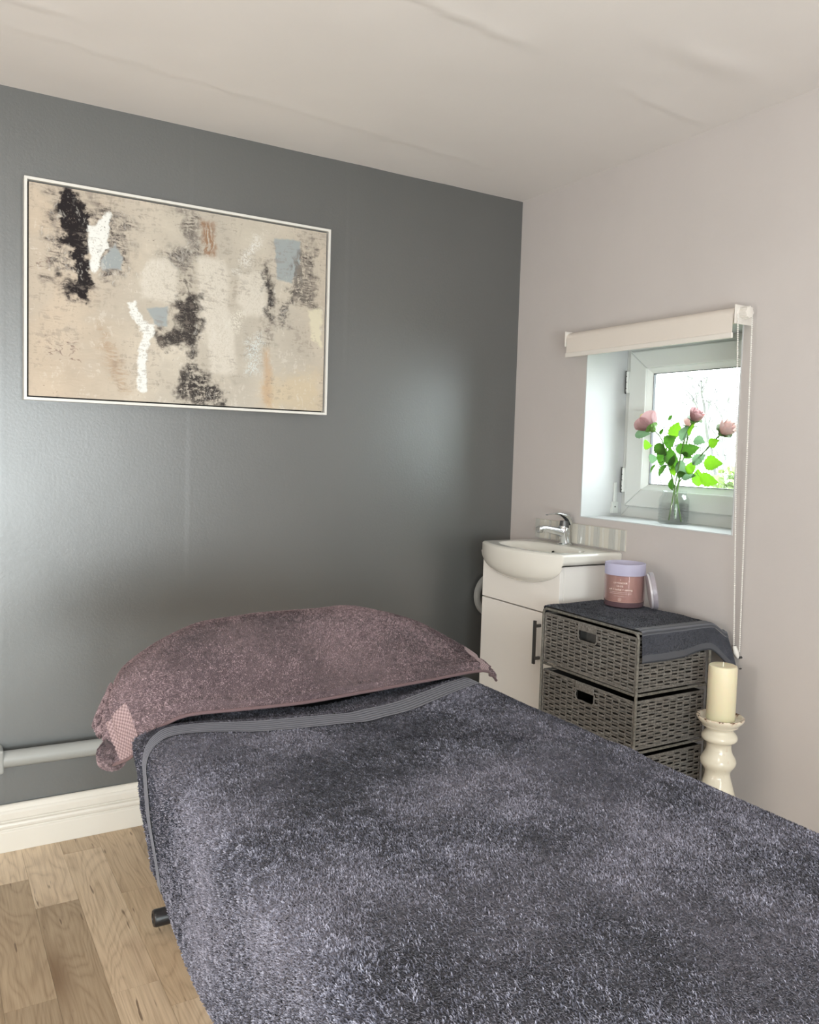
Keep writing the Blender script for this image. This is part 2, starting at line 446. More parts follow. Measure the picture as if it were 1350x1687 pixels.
# right wall with the window opening
WY0, WY1, WZ0, WZ1, WT = -1.03, -.395, .973, 1.585, .30
mb = MB()
def face_grid(mb, x, y0, y1, z0, z1): mb.box(x, WT, y0, y1, z0, z1)
face_grid(mb, 0, YB, WY0, -.1, H+.1); face_grid(mb, 0, WY1, .0, -.1, H+.1)
face_grid(mb, 0, WY0, WY1, -.1, WZ0); face_grid(mb, 0, WY0, WY1, WZ1, H+.1)
mb.build('wall_right', M['right_wall'], kind='structure', label='pale pinkish beige wall with the small window')
mb = MB(); t = .004
mb.box(-.0015, .19, WY1-t, WY1, WZ0, WZ1).box(-.0015, .19, WY0, WY0+t, WZ0, WZ1)
mb.box(-.0015, .19, WY0+t, WY1-t, WZ0-.001, WZ0+.002).box(-.0015, .19, WY0+t, WY1-t, WZ1-t, WZ1)
mb.build('trim_1', M['reveal'], kind='structure', label='white painted window recess and sill')
# left wall, and the wall behind the camera with a large window
MB().box(XL-.15, XL, YB, .1, -.1, H+.1).build('wall_left', M['right_wall'], kind='structure')
mb = MB(); a0, a1, b0, b1 = -2.90, -1.10, .15, 1.45
mb.box(XL-.15, a0, YB-.1, YB, -.1, H+.1).box(a1, .3, YB-.1, YB, -.1, H+.1).box(a0, a1, YB-.1, YB, -.1, b0).box(a0, a1, YB-.1, YB, b1, H+.1)
mb.build('wall_front', M['right_wall'], kind='structure')
mb = MB()
for q in ((a0, a0+.05, b0, b1), (a1-.05, a1, b0, b1), (a0, a1, b0, b0+.05), (a0, a1, b1-.05, b1), ((a0+a1)/2-.025, (a0+a1)/2+.025, b0, b1)):
    mb.box(q[0], q[1], YB-.09, YB-.04, q[2], q[3])
w2 = mb.build('window_2', M['upvc'], kind='structure')
MB().box(a0, a1, YB-.068, YB-.062, b0, b1).build('pane', M['pane'], w2)
# skirting board: profile swept along the grey wall
prof = [(0, 0), (-.020, 0), (-.020, .060), (-.0145, .063), (-.0145, .067), (-.0215, .071), (-.0225, .078), (-.0205, .084), (-.0110, .086), (-.0110, .0895), (-.0185, .094), (-.0185, .112), (-.0155, .118), (-.0130, .120), (-.0120, .126), (-.0085, .132), (-.0045, .1345), (0, .1345)]
prof = [(p[0]-.004, p[1]) for p in prof]
mb = MB(); n = len(prof)
mb.add([(XL, y, z) for y, z in prof]+[(-.001, y, z) for y, z in prof], [(i, i+1, n+i+1, n+i) for i in range(n-1)]+[tuple(range(n))[::-1], tuple(range(n, 2*n))])
mb.build('baseboard_back', M['white_paint'], kind='structure', label='moulded white skirting board along the grey wall', smooth=False, bevel=.0012)
mb = MB()
mb.add([(y, YB, z) for y, z in prof]+[(y, -.03, z) for y, z in prof], [(n+i, n+i+1, i+1, i) for i in range(n-1)]+[tuple(range(n)), tuple(range(n, 2*n))[::-1]])
mb.build('baseboard_right', M['white_paint'], kind='structure', bevel=.0012)
# floor: planks
fl = empty('floor', (0, 0, 0), 'light oak laminate floor in narrow staggered strips', kind='structure')
MB().box(XL-.1, .2, YB, .1, -.06, -.0085).build('subfloor', M['subfloor'], fl)
PW = .1028
known = {0: [-.374], -1: [-.374+.43], 1: [-.108, -.62], 2: [-.40+.0, -.90], 3: [-.55]}
k0 = -1.7515
col = 0
x = k0-PW*15
cnt = 0
while x < -.02:
    idx = round((x-k0)/PW)
    if x+PW > XL:
        joints = {0: [-.374, -1.02], 1: [-.108, -.80], 2: [-.395, -.897], 3: [-.62, -1.2], -1: [-.21, -.76]}.get(idx)
        if joints is None: joints = [-random.uniform(.15, .6)]
        while joints[-1] > -3.6: joints.append(joints[-1]-random.choice([.42, .55, .66, .78]))
        y1 = -.018
        for j in joints+[YB]:
            y0 = max(j, YB)
            if y1-y0 > .02:
                g = .00022
                xa, xb = max(x, XL), min(x+PW, -.012)
                w, l = (xb-xa)/2-g, (y1-y0)/2-g
                m_ = MB().box(-w, w, -l, l, -.008, 0)
                me = bpy.data.meshes.new('plank'); me.from_pydata(m_.v, [], m_.f); me.materials.append(M['wood'])
                o = bpy.data.objects.new('plank', me); COL.objects.link(o); o.parent = fl
                o.location = ((xa+xb)/2, (y0+y1)/2, random.uniform(-.00025, 0)); cnt += 1
            y1 = y0
    x += PW
print('planks', cnt)

# ------------------------------------------------------------------ window 1
w1 = empty('window_1', (.2, -.7125, .973), 'small white framed window set deep in the wall', kind='structure')
def rect_frame(mb, x0, x1, y0, y1, z0, z1, w, wb=None, wt=None):
    wb = wb or w; wt = wt or w
    # mitred: four trapezoid prisms
    O = [(y0, z0), (y1, z0), (y1, z1), (y0, z1)]; I = [(y0+w, z0+wb), (y1-w, z0+wb), (y1-w, z1-wt), (y0+w, z1-wt)]
    for i in range(4):
        j = (i+1) % 4; q = [O[i], O[j], I[j], I[i]]
        mb.add([(x0, a, b) for a, b in q]+[(x1, a, b) for a, b in q], [(3, 2, 1, 0), (4, 5, 6, 7)]+[(k, (k+1) % 4, (k+1) % 4+4, k+4) for k in range(4)])
rect = rect_frame
mb = MB(); rect(mb, .190, .26, WY0+.003, WY1-.003, WZ0, WZ1-.003, .045, .045, .045); mb.build('outer_frame', M['upvc'], w1, bevel=.002)
SY0, SY1, SZ0, SZ1 = -.996, -.429, 1.014, 1.558
mb = MB(); rect(mb, .172, .23, SY0, SY1, SZ0, SZ1, .078, .062, .062); sash = mb.build('sash', M['upvc'], w1, bevel=.004)
mb = MB(); b_ = .0785
def bead(mb, y0, y1, z0, z1, w):
    O = [(y0, z0), (y1, z0), (y1, z1), (y0, z1)]; I = [(y0+w, z0+w), (y1-w, z0+w), (y1-w, z1-w), (y0+w, z1-w)]
    for i in range(4):
        j = (i+1) % 4
        mb.add([(.176, *O[i]), (.176, *O[j]), (.190, *I[j]), (.190, *I[i]), (.21, *O[i]), (.21, *O[j]), (.21, *I[j]), (.21, *I[i])],
               [(0, 1, 2, 3), (0, 4, 5, 1), (3, 2, 6, 7), (1, 5, 6, 2), (0, 3, 7, 4)])
bead(mb, SY0+.0785, SY1-.0785, SZ0+.0625, SZ1-.0625, .018); mb.build('glazing_bead', M['upvc'], w1)
mb = MB()
for a, b, c, d in ((SY0+.096, SY1-.096, SZ0+.0805, SZ0+.0825), (SY0+.096, SY1-.096, SZ1-.0825, SZ1-.0805), (SY0+.0965, SY0+.0985, SZ0+.08, SZ1-.08), (SY1-.0985, SY1-.0965, SZ0+.08, SZ1-.08)):
    mb.box(.1895, .20, a, b, c, d)
mb.build('gasket', M['black_rubber'], w1)
MB().box(.196, .202, SY0+.08, SY1-.08, SZ0+.07, SZ1-.07).build('pane', M['pane'], w1)
for zc, hh in ((1.452, .075), (1.105, .085)):
    mb = MB(); mb.box(.172, .189, SY1-.002, SY1+.012, zc-hh/2, zc+hh/2)
    mb.tube([(.170, SY1+.006, zc-hh/2), (.170, SY1+.006, zc+hh/2)], .0055, 10)
    hg = mb.build('hinge', M['upvc'], w1, bevel=.001)
    mb = MB()
    for dz in (-.035, -.022, .0, .02): mb.tube([(.1648, SY1+.007, zc+dz), (.1635, SY1+.007, zc+dz)], .0022, 8)
    mb.box(.166, .172, SY1+.012, SY1+.0135, zc-hh/2-.003, zc+hh/2+.003)
    mb.build('screw', M['dark_chrome'], hg)
mb = MB(); mb.box(.135, .168, -.402, -.3995, .985, 1.005).box(.146, .158, -.407, -.400, 1.0, 1.095).box(.138, .166, -.409, -.3995, .984, 1.026)
st = mb.build('window_stay', M['upvc'], w1, bevel=.0015)
mb = MB()
mb.tube([(.150, -.4092, 1.008), (.150, -.4105, 1.008)], .0028, 8)
mb.build('screw', M['dark_chrome'], st)

# ------------------------------------------------------------------ roller blind
bl = empty('roller_blind', (-.045, -.71, 1.58), 'cream roller blind rolled right up above the small window', 'blind')
BY0, BY1 = -1.052, -.352
mb = MB(); ring = []
pr = []
for k in range(13):
    a = -PI*.5+PI*k/12 if False else PI*(.5+k/12)
    pr.append((-.044+.022*math.cos(a), 1.588+.022*math.sin(a)))
# roll of cloth, its front tangent falling to the hem
roll = [(-.044+.0225*math.cos(2*PI*k/28), 1.588+.0225*math.sin(2*PI*k/28)) for k in range(28)]
mb.add([(x, BY0+.006, z) for x, z in roll]+[(x, BY1-.006, z) for x, z in roll], [(k, (k+1) % 28, (k+1) % 28+28, k+28) for k in range(28)]+[tuple(range(28))[::-1], tuple(range(28, 56))])
mb.build('cloth_roll', M['blind'], bl, smooth=True)
mb = MB(); mb.box(-.0675, -.0660, BY0+.008, BY1-.010, 1.533, 1.590); mb.build('hanging_cloth', M['blind'], bl, bevel=.0003)
mb = MB(); mb.box(-.0705, -.0628, BY0+.006, BY1-.008, 1.524, 1.540); mb.build('hem_bar', M['blind_plastic'], bl, bevel=.0028, seg=3)
for yy, sgn in ((BY1-.004, 1), (BY0-.002, -1)):
    mb = MB(); mb.box(-.070 if sgn > 0 else -.072, 0, yy-.002, yy+.002, 1.562, 1.614)
    mb.box(-.012, 0, yy-.002, yy+.012*sgn if sgn > 0 else yy+.002, 1.565, 1.611) if sgn > 0 else None
    mb.lathe([(.020, -.004), (.023, 0), (.020, .004)], (-.044, yy, 1.588), 20, Matrix.Rotation(PI/2, 4, 'X'))
    mb.build('bracket', M['blind_plastic'], bl, bevel=.0012)
mb = MB(); rx = Matrix.Rotation(PI/2, 4, 'X')
mb.lathe([(.010, .016), (.0145, .015), (.0155, .010), (.0155, -.006), (.0135, -.010), (.008, -.010)], (-.044, BY0-.014, 1.592), 24, rx)
for k in range(8):
    a = 2*PI*k/8; mb.box(-.002, .002, -.0145, .009, .0135, .0172, Matrix.Translation((-.044, BY0-.014, 1.592)) @ Matrix.Rotation(a, 4, 'Y'))
mb.build('chain_wheel', M['blind_plastic'], bl, smooth=True)
# bead chain: two strands down to a safety connector
mb = MB(); zb = .650
def strand(x0, y0, x1, y1):
    n = 168
    for k in range(n):
        f = k/(n-1); z = 1.585+(zb-1.585)*f
        mb.ball((x0+(x1-x0)*f, y0+(y1-y0)*f, z), .0025, 6, 4)
    mb.tube([(x0, y0, 1.585), (x1, y1, zb)], .0008, 5)
strand(-.066, -1.060, -.012, -1.064)
strand(-.030, -1.078, -.008, -1.080)
for k in range(1, 9):
    a = PI*k/9; mb.ball((-.011, -1.072+.008*math.cos(a), zb-.014*math.sin(a)), .0022, 6, 4)
mb.build('bead_chain', M['bead'], bl, smooth=True, label='white bead pull chain')
mb = MB().tube([(-.012, -1.066, zb+.012), (-.012, -1.072, zb-.006), (-.008, -1.078, zb-.020)], [.006, .0085, .004], 10)
mb.build('chain_connector', M['bead'], bl, smooth=True)
mb = MB().tube([(0, -1.082, zb-.018), (-.010, -1.082, zb-.018)], .0035, 8).tube([(0, -1.083, zb-.050), (-.006, -1.083, zb-.050)], .002, 8)
mb.build('wall_screw', M['dark_chrome'], bl, kind='stuff')

# ------------------------------------------------------------------ heating pipe on the grey wall
pp = empty('wall_pipe', (-2.2, -.035, .28), 'pale grey painted pipe running low along the grey wall', 'pipe')
MB().tube([(XL+.01, -.036, .295), (-2.3, -.036, .287), (-1.8, -.036, .279), (-1.3, -.036, .272), (-.3, -.036, .262)], .0235, 20).build('pipe_run', M['pipe'], pp, smooth=True)
for xx in (-1.805, -2.9, -.6):
    zc = .279+(-1.8-xx)*.014
    MB().box(xx-.012, xx+.006, -.062, 0, zc-.034, zc+.034).build('bracket', M['pipe'], pp, bevel=.006, seg=3)

# ------------------------------------------------------------------ washbasin cabinet
CY0, CY1 = -.592, -.178
cb = empty('basin_cabinet', (-.12, -.385, 0), 'white vanity cabinet with one door under the washbasin', 'cabinet')
MB().box(-.236, -.001, CY0, CY1, .09, .832).build('body', M['cabinet'], cb, bevel=.0015)
MB().box(-.205, -.02, CY0+.01, CY1-.01, 0, .0895).build('plinth', M['cabinet'], cb)
MB().box(-.2545, -.2375, CY0, CY1, .6755, .831).build('top_panel', M['cabinet'], cb, bevel=.0012)
dr = MB().box(-.2545, -.2375, CY0, CY1, .095, .6715).build('door', M['cabinet'], cb, bevel=.0012)
mb = MB().box(-.2368, -.2372, CY0+.01, CY1-.01, .6712, .6758); mb.build('shadow_gap', M['frame_black'], cb)
mb = MB(); hy = -.508
mb.box(-.2825, -.2745, hy-.005, hy+.005, .505, .648).box(-.2745, -.2545, hy-.004, hy+.004, .518, .528).box(-.2745, -.2545, hy-.004, hy+.004, .625, .635)
mb.build('handle', M['dark_chrome'], dr, bevel=.0012, label='dark steel bar handle')

# ------------------------------------------------------------------ washbasin
bs = empty('washbasin', (-.13, -.385, .84), 'white ceramic washbasin with a bowed front on the vanity cabinet', 'washbasin')
BW, BYC = .219, -.384
def front_x(yn, z):    # plan of the front at height z, yn in -1..1
    return -.253-.052*(1-np.abs(yn)**2.2)
NU, NV = 90, 70
un = np.linspace(-1, 1, NU); tt = np.linspace(0, 1, NV)
U_, T_ = np.meshgrid(un, tt, indexing='ij')
fx = front_x(U_, 0)
Xp = -.001+(fx+.001)*T_
Yp = BYC+BW*U_
bx, by = (Xp+.168)/.098, (Yp-BYC)/.178
rr = (np.abs(bx)**2.6+np.abs(by)**2.6)**(1/2.6)
zt = .872-.072*(1-sstep(.35, 1.0, rr))-.030*(1-sstep(.8, 1.02, rr))*.35
# back deck slightly raised, edges rounded over
edge = np.minimum.reduce([1-np.abs(U_), (1-T_)*1.2])
zt = zt-.006*(1-sstep(0, .035, edge))
top = np.stack([Xp, Yp, zt], -1)
V = top.reshape(-1, 3); Q = gquads(NU, NV)
# skirt: outline (left side, front, right side) lofted downwards
out = [(0, j) for j in range(NV)]+[(i, NV-1) for i in range(1, NU)]+[(NU-1, j) for j in range(NV-2, -1, -1)]
oi = np.array([i*NV+j for i, j in out]); O = V[oi]
layers = [O]
on_ = np.array([un[i] for i, j in out]); ot = np.array([tt[j] for i, j in out])
isf = np.array([j == NV-1 for i, j in out])
for zz, ins in ((.862, .0), (.85, .0), (.838, .0)):
    L = O.copy(); L[:, 2] = zz; layers.append(L)
for k in range(1, 13):
    f = k/12.
    a = f*PI/2
    zz_side = .834
    L = O.copy()
    # belly: half-width shrinks along a circle, front draws back to the cabinet
    depth = np.where(isf, .078*np.sqrt(np.clip(1-np.abs(on_)**2.0, 0, 1)), 0)
    L[:, 2] = .838-depth*math.sin(a)
    xf = O[:, 0]; back = -.2555
    L[:, 0] = np.where(isf, xf+(back-xf)*(1-math.cos(a))**1.2, xf)
    L[:, 0] = np.where(isf, np.minimum(L[:, 0], back+.0), xf)
    layers.append(L)
m0 = len(O); vs = [V]; qs = [Q[:, ::-1]]; base = len(V)
prev = oi
for L in layers[1:]:
    cur = np.arange(base, base+m0); vs.append(L); base += m0
    qs.append(np.stack([prev[:-1], prev[1:], cur[1:], cur[:-1]], -1)[:, ::-1]); prev = cur
bo = np_mesh('bowl', np.concatenate(vs), np.concatenate(qs), m=M['ceramic'], parent=bs)
mb = MB().lathe([(.0075, 0), (.0075, .001), (.0055, .0012), (.0055, .0002), (0, .0001)], (-.100, BYC+.01, .8475), 16, Matrix.Rotation(-.9, 4, 'Y'))
mb.build('overflow_ring', M['steel'], bs, smooth=True)
MB().lathe([(.0055, 0), (0, .0001)], (-.1013, BYC+.01, .8493), 16, Matrix.Rotation(-.9, 4, 'Y')).build('overflow_hole', M['black'], bs)
MB().lathe([(.02, 0), (.02, .002), (0, .0035)], (-.168, BYC, .7945), 20).build('plug', M['chrome'], bs, smooth=True)

# mixer tap
TX, TY, TZ = -.036, -.362, .8715
tp = empty('mixer_tap', (TX, TY, TZ), 'chrome single lever mixer tap on the washbasin', 'tap')
mb = MB(); mb.lathe([(.0245, 0), (.0255, .003), (.0225, .006), (.0205, .007)], (TX, TY, TZ), 28); mb.build('base_ring', M['chrome'], tp, smooth=True)
mb = MB().tube([(TX, TY, TZ+.004), (TX-.002, TY, TZ+.02), (TX-.009, TY, TZ+.038), (TX-.012, TY, TZ+.05), (TX-.008, TY, TZ+.062)], [.0205, .0195, .019, .021, .0195], 20)
mb.build('tap_body', M['chrome'], tp, smooth=True)
mb = MB().tube([(TX+.002, TY, TZ+.040), (TX-.03, TY, TZ+.047), (TX-.065, TY, TZ+.055), (TX-.098, TY, TZ+.060), (TX-.112, TY, TZ+.058)], [.018, .0155, .013, .0115, .0115], 18)
mb.build('spout', M['chrome'], tp, smooth=True)
MB().lathe([(.0118, -.008), (.0128, -.006), (.0128, .006), (.0098, .008), (.0, .006)], (TX-.118, TY, TZ+.0565), 18, Matrix.Rotation(-PI/2-.15, 4, 'Y')).build('aerator', M['steel'], tp, smooth=True)
MB().tube([(TX-.008, TY, TZ+.060), (TX-.007, TY, TZ+.085)], [.0175, .015], 18).build('cartridge', M['dark_chrome'], tp, smooth=True)
mb = MB(); lev = [(TX+.016, .078, .016, .010), (TX+.006, .097, .017, .012), (TX-.012, .106, .016, .009), (TX-.038, .112, .013, .005), (TX-.064, .1115, .010, .003), (TX-.088, .107, .007, .0022)]
nn = 12; k0_ = 0
for (lx, lz, wy, hz) in lev:
    for j in range(nn):
        a = 2*PI*j/nn; mb.v.append((lx+hz*.4*math.sin(a), TY+wy*math.cos(a), TZ+lz+hz*math.sin(a)))
for i in range(len(lev)-1):
    for j in range(nn): mb.f.append((i*nn+j, i*nn+(j+1) % nn, (i+1)*nn+(j+1) % nn, (i+1)*nn+j))
mb.f += [tuple(range(nn)), tuple(range((len(lev)-1)*nn, len(lev)*nn))[::-1]]
mb.build('lever', M['chrome'], tp, smooth=True)

# splashback of striped mosaic
sp = empty('splashback', (-.005, -.39, .91), 'narrow tiled splashback of cream and grey stripes behind the tap', 'tiles')
sa, sb_ = -.620, -.160
MB().box(-.0045, -.0003, sa, sb_, .8765, .9475).build('grout_bed', M['grout'], sp)
y = sb_-.001; rnd = random.Random(5)
while y > sa+.006:
    w = rnd.choice([.0095, .012, .016, .022, .027]); w = min(w, y-sa-.001)
    k = rnd.choice('aabbccd')
    MB().box(-.0075-rnd.random()*.0015, -.004, y-w+.0006, y, .8775, .9465).build('tile', M['tile_'+k], sp, bevel=.0006, seg=1)
    y -= w
# grey ring hanging between wall and cabinet
rg = MB()
cx_, cz_ = -.094, .640
pts = [(cx_+.073*math.cos(2*PI*k/48), -.028, cz_+.076*math.sin(2*PI*k/48)) for k in range(48)]
rg = empty('grey_ring', (cx_, -.028, cz_-.08), 'pale grey plastic ring standing against the wall behind the vanity cabinet', 'ring')
mb = MB(); npn = 48
for k in range(npn):
    a = 2*PI*k/npn
    for (dr_, dy) in ((.0, -.010), (.006, -.013), (.014, -.013), (.019, -.010), (.019, .006), (.0, .006)):
        r_ = .062+dr_; mb.v.append((cx_+r_*math.cos(a), -.020+dy, cz_+r_*1.06*math.sin(a)))
for k in range(npn):
    for j in range(6): mb.f.append((k*6+j, k*6+(j+1) % 6, ((k+1) % npn)*6+(j+1) % 6, ((k+1) % npn)*6+j))
mb.build('ring_body', M['pipe'], rg, smooth=True)
mb = MB().lathe([(.046, 0), (.061, 0), (.061, .004), (.046, .004), (.046, 0)], (cx_, -.012, cz_), 40, Matrix.Rotation(PI/2, 4, 'X') )
mb.build('inner_lip', M['liner'], rg, smooth=True)
MB().tube([(cx_+.03, -.012, cz_+.076), (cx_+.03, -.012, cz_+.10), (cx_+.03, 0, cz_+.10)], .003, 8).build('hook', M['steel'], rg)

# ------------------------------------------------------------------ picture
PX0, PX1, PZ0, PZ1 = -1.747, -.823, 1.297, 1.907
pc = empty('framed_painting', ((PX0+PX1)/2, -.02, PZ0), 'large framed abstract painting in beige, black, white and grey-blue on the grey wall', 'painting')
mb = MB(); fw_ = .0075
for q in ((PX0, PX0+fw_, PZ0, PZ1), (PX1-fw_, PX1, PZ0, PZ1), (PX0+fw_, PX1-fw_, PZ0, PZ0+fw_), (PX0+fw_, PX1-fw_, PZ1-fw_, PZ1)):
    mb.box(q[0], q[1], -.042, -.004, q[2], q[3])
mb.build('frame', M['frame_white'], pc, label='thin white tray frame')
MB().box(PX0+fw_, PX1-fw_, -.014, -.006, PZ0+fw_, PZ1-fw_).build('backing', M['frame_black'], pc)
gp = .0045
CX0, CX1, CZ0, CZ1 = PX0+fw_+gp, PX1-fw_-gp, PZ0+fw_+gp, PZ1-fw_-gp
def paint():
    n, m_ = 620, 408
    u, v = np.meshgrid(np.linspace(0, 1, n), np.linspace(0, 1, m_), indexing='ij')
    # feature coordinates are given across the whole framed picture
    xw = CX0+(CX1-CX0)*u; zw = CZ1-(CZ1-CZ0)*v
    U = (xw+1.747)/.924; Vv = (1.908-zw)/.61
    c = np.zeros((n, m_, 3)); c[:] = (.60, .53, .44)
    def col(a): return np.array(a)
    def sdf(poly):
        x = U*1.515; y_ = Vv
        pg = [(a*1.515, b) for a, b in poly]
        d = np.full(x.shape, 1e9); ins = np.zeros(x.shape, bool)
        for i in range(len(pg)):
            ax, ay = pg[i]; bx_, by_ = pg[(i+1) % len(pg)]
            ex, ey = bx_-ax, by_-ay
            t_ = np.clip(((x-ax)*ex+(y_-ay)*ey)/(ex*ex+ey*ey), 0, 1)
            d = np.minimum(d, np.hypot(x-ax-t_*ex, y_-ay-t_*ey))
            cr = ((ay > y_) != (by_ > y_)) & (x < ex*(y_-ay)/(ey if abs(ey) > 1e-9 else 1e-9)+ax)
            ins ^= cr
        return np.where(ins, -d, d)
    def anis(x, y, oct, sd, gain=.6):
        t_ = 0; a_ = 1; q_ = 0
        for k in range(oct):
            q_ = q_+a_*vnoise(x*2**k+k*7.7, y*2**k+k*3.3, sd+k); t_ += a_; a_ *= gain
        return q_/t_
    wu = (fbm(U*26, Vv*22, 4, 301)-.5)*.05; wv = (fbm(U*24, Vv*26, 4, 311)-.5)*.05
    U2 = U+wu*.6; V2 = Vv+wv*.6
    streak = anis(U2*42, V2*150, 4, 31, .65); vst = anis(U2*150, V2*26, 4, 41, .65); grain = fbm(U2*200+Vv*40, V2*150+U*30, 4, 51, .75); big = fbm(U*9, Vv*7, 4, 61)
    def lay(c, poly, rgb, op=1., soft=.012, rag=.03, tex=None, th=.5, tw=.12):
        d = sdf(poly)+(fbm(U*42, Vv*34, 4, 71)-.5)*rag*2+(grain-.5)*rag*.8
        a = (1-sstep(-soft, soft, d))*op
        if tex is not None: a = a*sstep(th-tw, th+tw, tex)
        return c*(1-a[..., None])+col(rgb)*a[..., None], a
    warm = (1-sstep(.05, .5, U))*.6+sstep(.75, 1., U)*.25
    c = c*(1-warm[..., None])+col((.62, .48, .355))*warm[..., None]
    c *= (1+(big-.5)*.30)[..., None]; c *= (1+(streak-.5)*.14)[..., None]
    a = sstep(.45, .62, fbm(U*7, Vv*6, 4, 81))*.35; c = c*(1-a[..., None])+col((.52, .46, .39))*a[..., None]
    K = (.022, .017, .018); G = (.19, .165, .145); WH = (.88, .86, .81); BL = (.38, .405, .405); CRM = (.74, .67, .58)
    S = P_
    hgt = np.zeros((n, m_))
    c, _ = lay(c, S['yel'], (.70, .55, .36), .6, .06, .04)
    c, _ = lay(c, S['tan1'], (.42, .27, .16), .55, .03, .03, streak, .42, .2)
    c, _ = lay(c, S['tanv'], (.58, .39, .24), .7, .02, .02)
    for k_, o_ in (('blk1', .75), ('blk1b', .5), ('blk2', .6), ('blk3', .5), ('dk1', .6), ('dk2', .4), ('dkv', .5), ('smM', .35), ('smR', .25), ('gyR', .5)):
        c, _ = lay(c, S[k_], (.20, .17, .155), o_, .035, .06, streak*.5+vst*.5, .42, .25)
    for k_, o_ in (('smL', .75), ('smR', .8), ('smM', .85), ('gyR', .75), ('gyV', .6)):
        c, _ = lay(c, S[k_], G, o_, .05, .05, vst*.5+streak*.5, .47, .12)
    for k_ in ('smL', 'smR', 'smM', 'gyR'):
        c, _ = lay(c, S[k_], (.07, .055, .05), .8, .03, .06, grain*.5+streak*.5, .58, .06)
    c, _ = lay(c, S['brn'], (.33, .18, .10), .9, .02, .02, vst, .40, .15)
    for k_ in ('cr1', 'cr2', 'cr3'):
        c, a = lay(c, S[k_], CRM, .85, .018, .012); hgt += a*.0004
    g2 = fbm(U*330, Vv*220, 2, 91, .8)
    for k_ in ('cr1', 'cr2', 'cr3'):
        c, _ = lay(c, S[k_], (.56, .49, .40), .5, .04, .02, g2, .60, .05)
    c, a = lay(c, S['blk1'], K, 1., .012, .045, vst*.5+grain*.5, .27, .10); hgt += a*.0003
    c, _ = lay(c, S['blk1b'], K, .9, .03, .06, streak*.5+grain*.5, .50, .07)
    for k_, t_ in (('blk2', .37), ('blk2c', .52), ('blk3', .46), ('dk1', .47), ('dk2', .53), ('dkv', .42)):
        c, a = lay(c, S[k_], K, .93, .025, .05, streak*.35+grain*.3+vst*.35, t_, .07); hgt += a*.0002
    for k_ in ('bl1', 'bl2', 'bl3'):
        c, a = lay(c, S[k_], BL, .95, .006, .010); hgt += a*.0002
    c, _ = lay(c, [(.86, .22), (.895, .10), (.90, .39), (.85, .40)], G, .8, .02, .03, vst, .46, .08)
    for k_ in ('wh1', 'wh2'):
        c, a = lay(c, S[k_], WH, 1., .005, .014, g2, .22, .05); hgt += a*(.0008+.0010*g2)
    for k_, cc in (('sp1', (.80, .76, .70)), ('sp2', (.78, .72, .62)), ('sp3', (.72, .74, .71))):
        c, a = lay(c, S[k_], cc, .9, .03, .04, g2, .50, .06); hgt += a*.0006
    c, _ = lay(c, S['crR'], (.78, .70, .52), .8, .01, .02)
    for k_ in ('scr1', 'scr2'):
        n1 = np.abs(fbm(U*34, Vv*60, 3, 95)-.5)
        c, _ = lay(c, S[k_], (.16, .09, .08), .7, .03, .06, 1-n1*14, .60, .2)
    # sparse flecks
    md = fbm(U*11+5, Vv*8+3, 3, 401)
    a = sstep(.50, .64, streak*.6+vst*.4)*sstep(.46, .62, md)*.42; c = c*(1-a[..., None])+col((.30, .25, .21))*a[..., None]
    a = sstep(.58, .66, vst*.7+streak*.3)*sstep(.50, .62, 1-md)*.35; c = c*(1-a[..., None])+col((.80, .74, .66))*a[..., None]
    a = (sstep(.70, .75, grain*.6+streak*.4)*sstep(.47, .58, big))*.75
    c = c*(1-a[..., None])+col((.12, .08, .07))*a[..., None]
    c = np.clip(c*np.array((.86, .88, .90)), .008, .8)
    Pp = np.stack([xw, np.full_like(xw, -.0345)-hgt-(grain-.5)*.0003, zw], -1)
    colr = np.concatenate([c, np.ones((n, m_, 1))], -1)
    np_mesh('canvas', Pp, gquads(n, m_)[:, :], m=M['canvas'], parent=pc, color=colr, label='canvas of scraped beige, black, white and blue-grey paint')
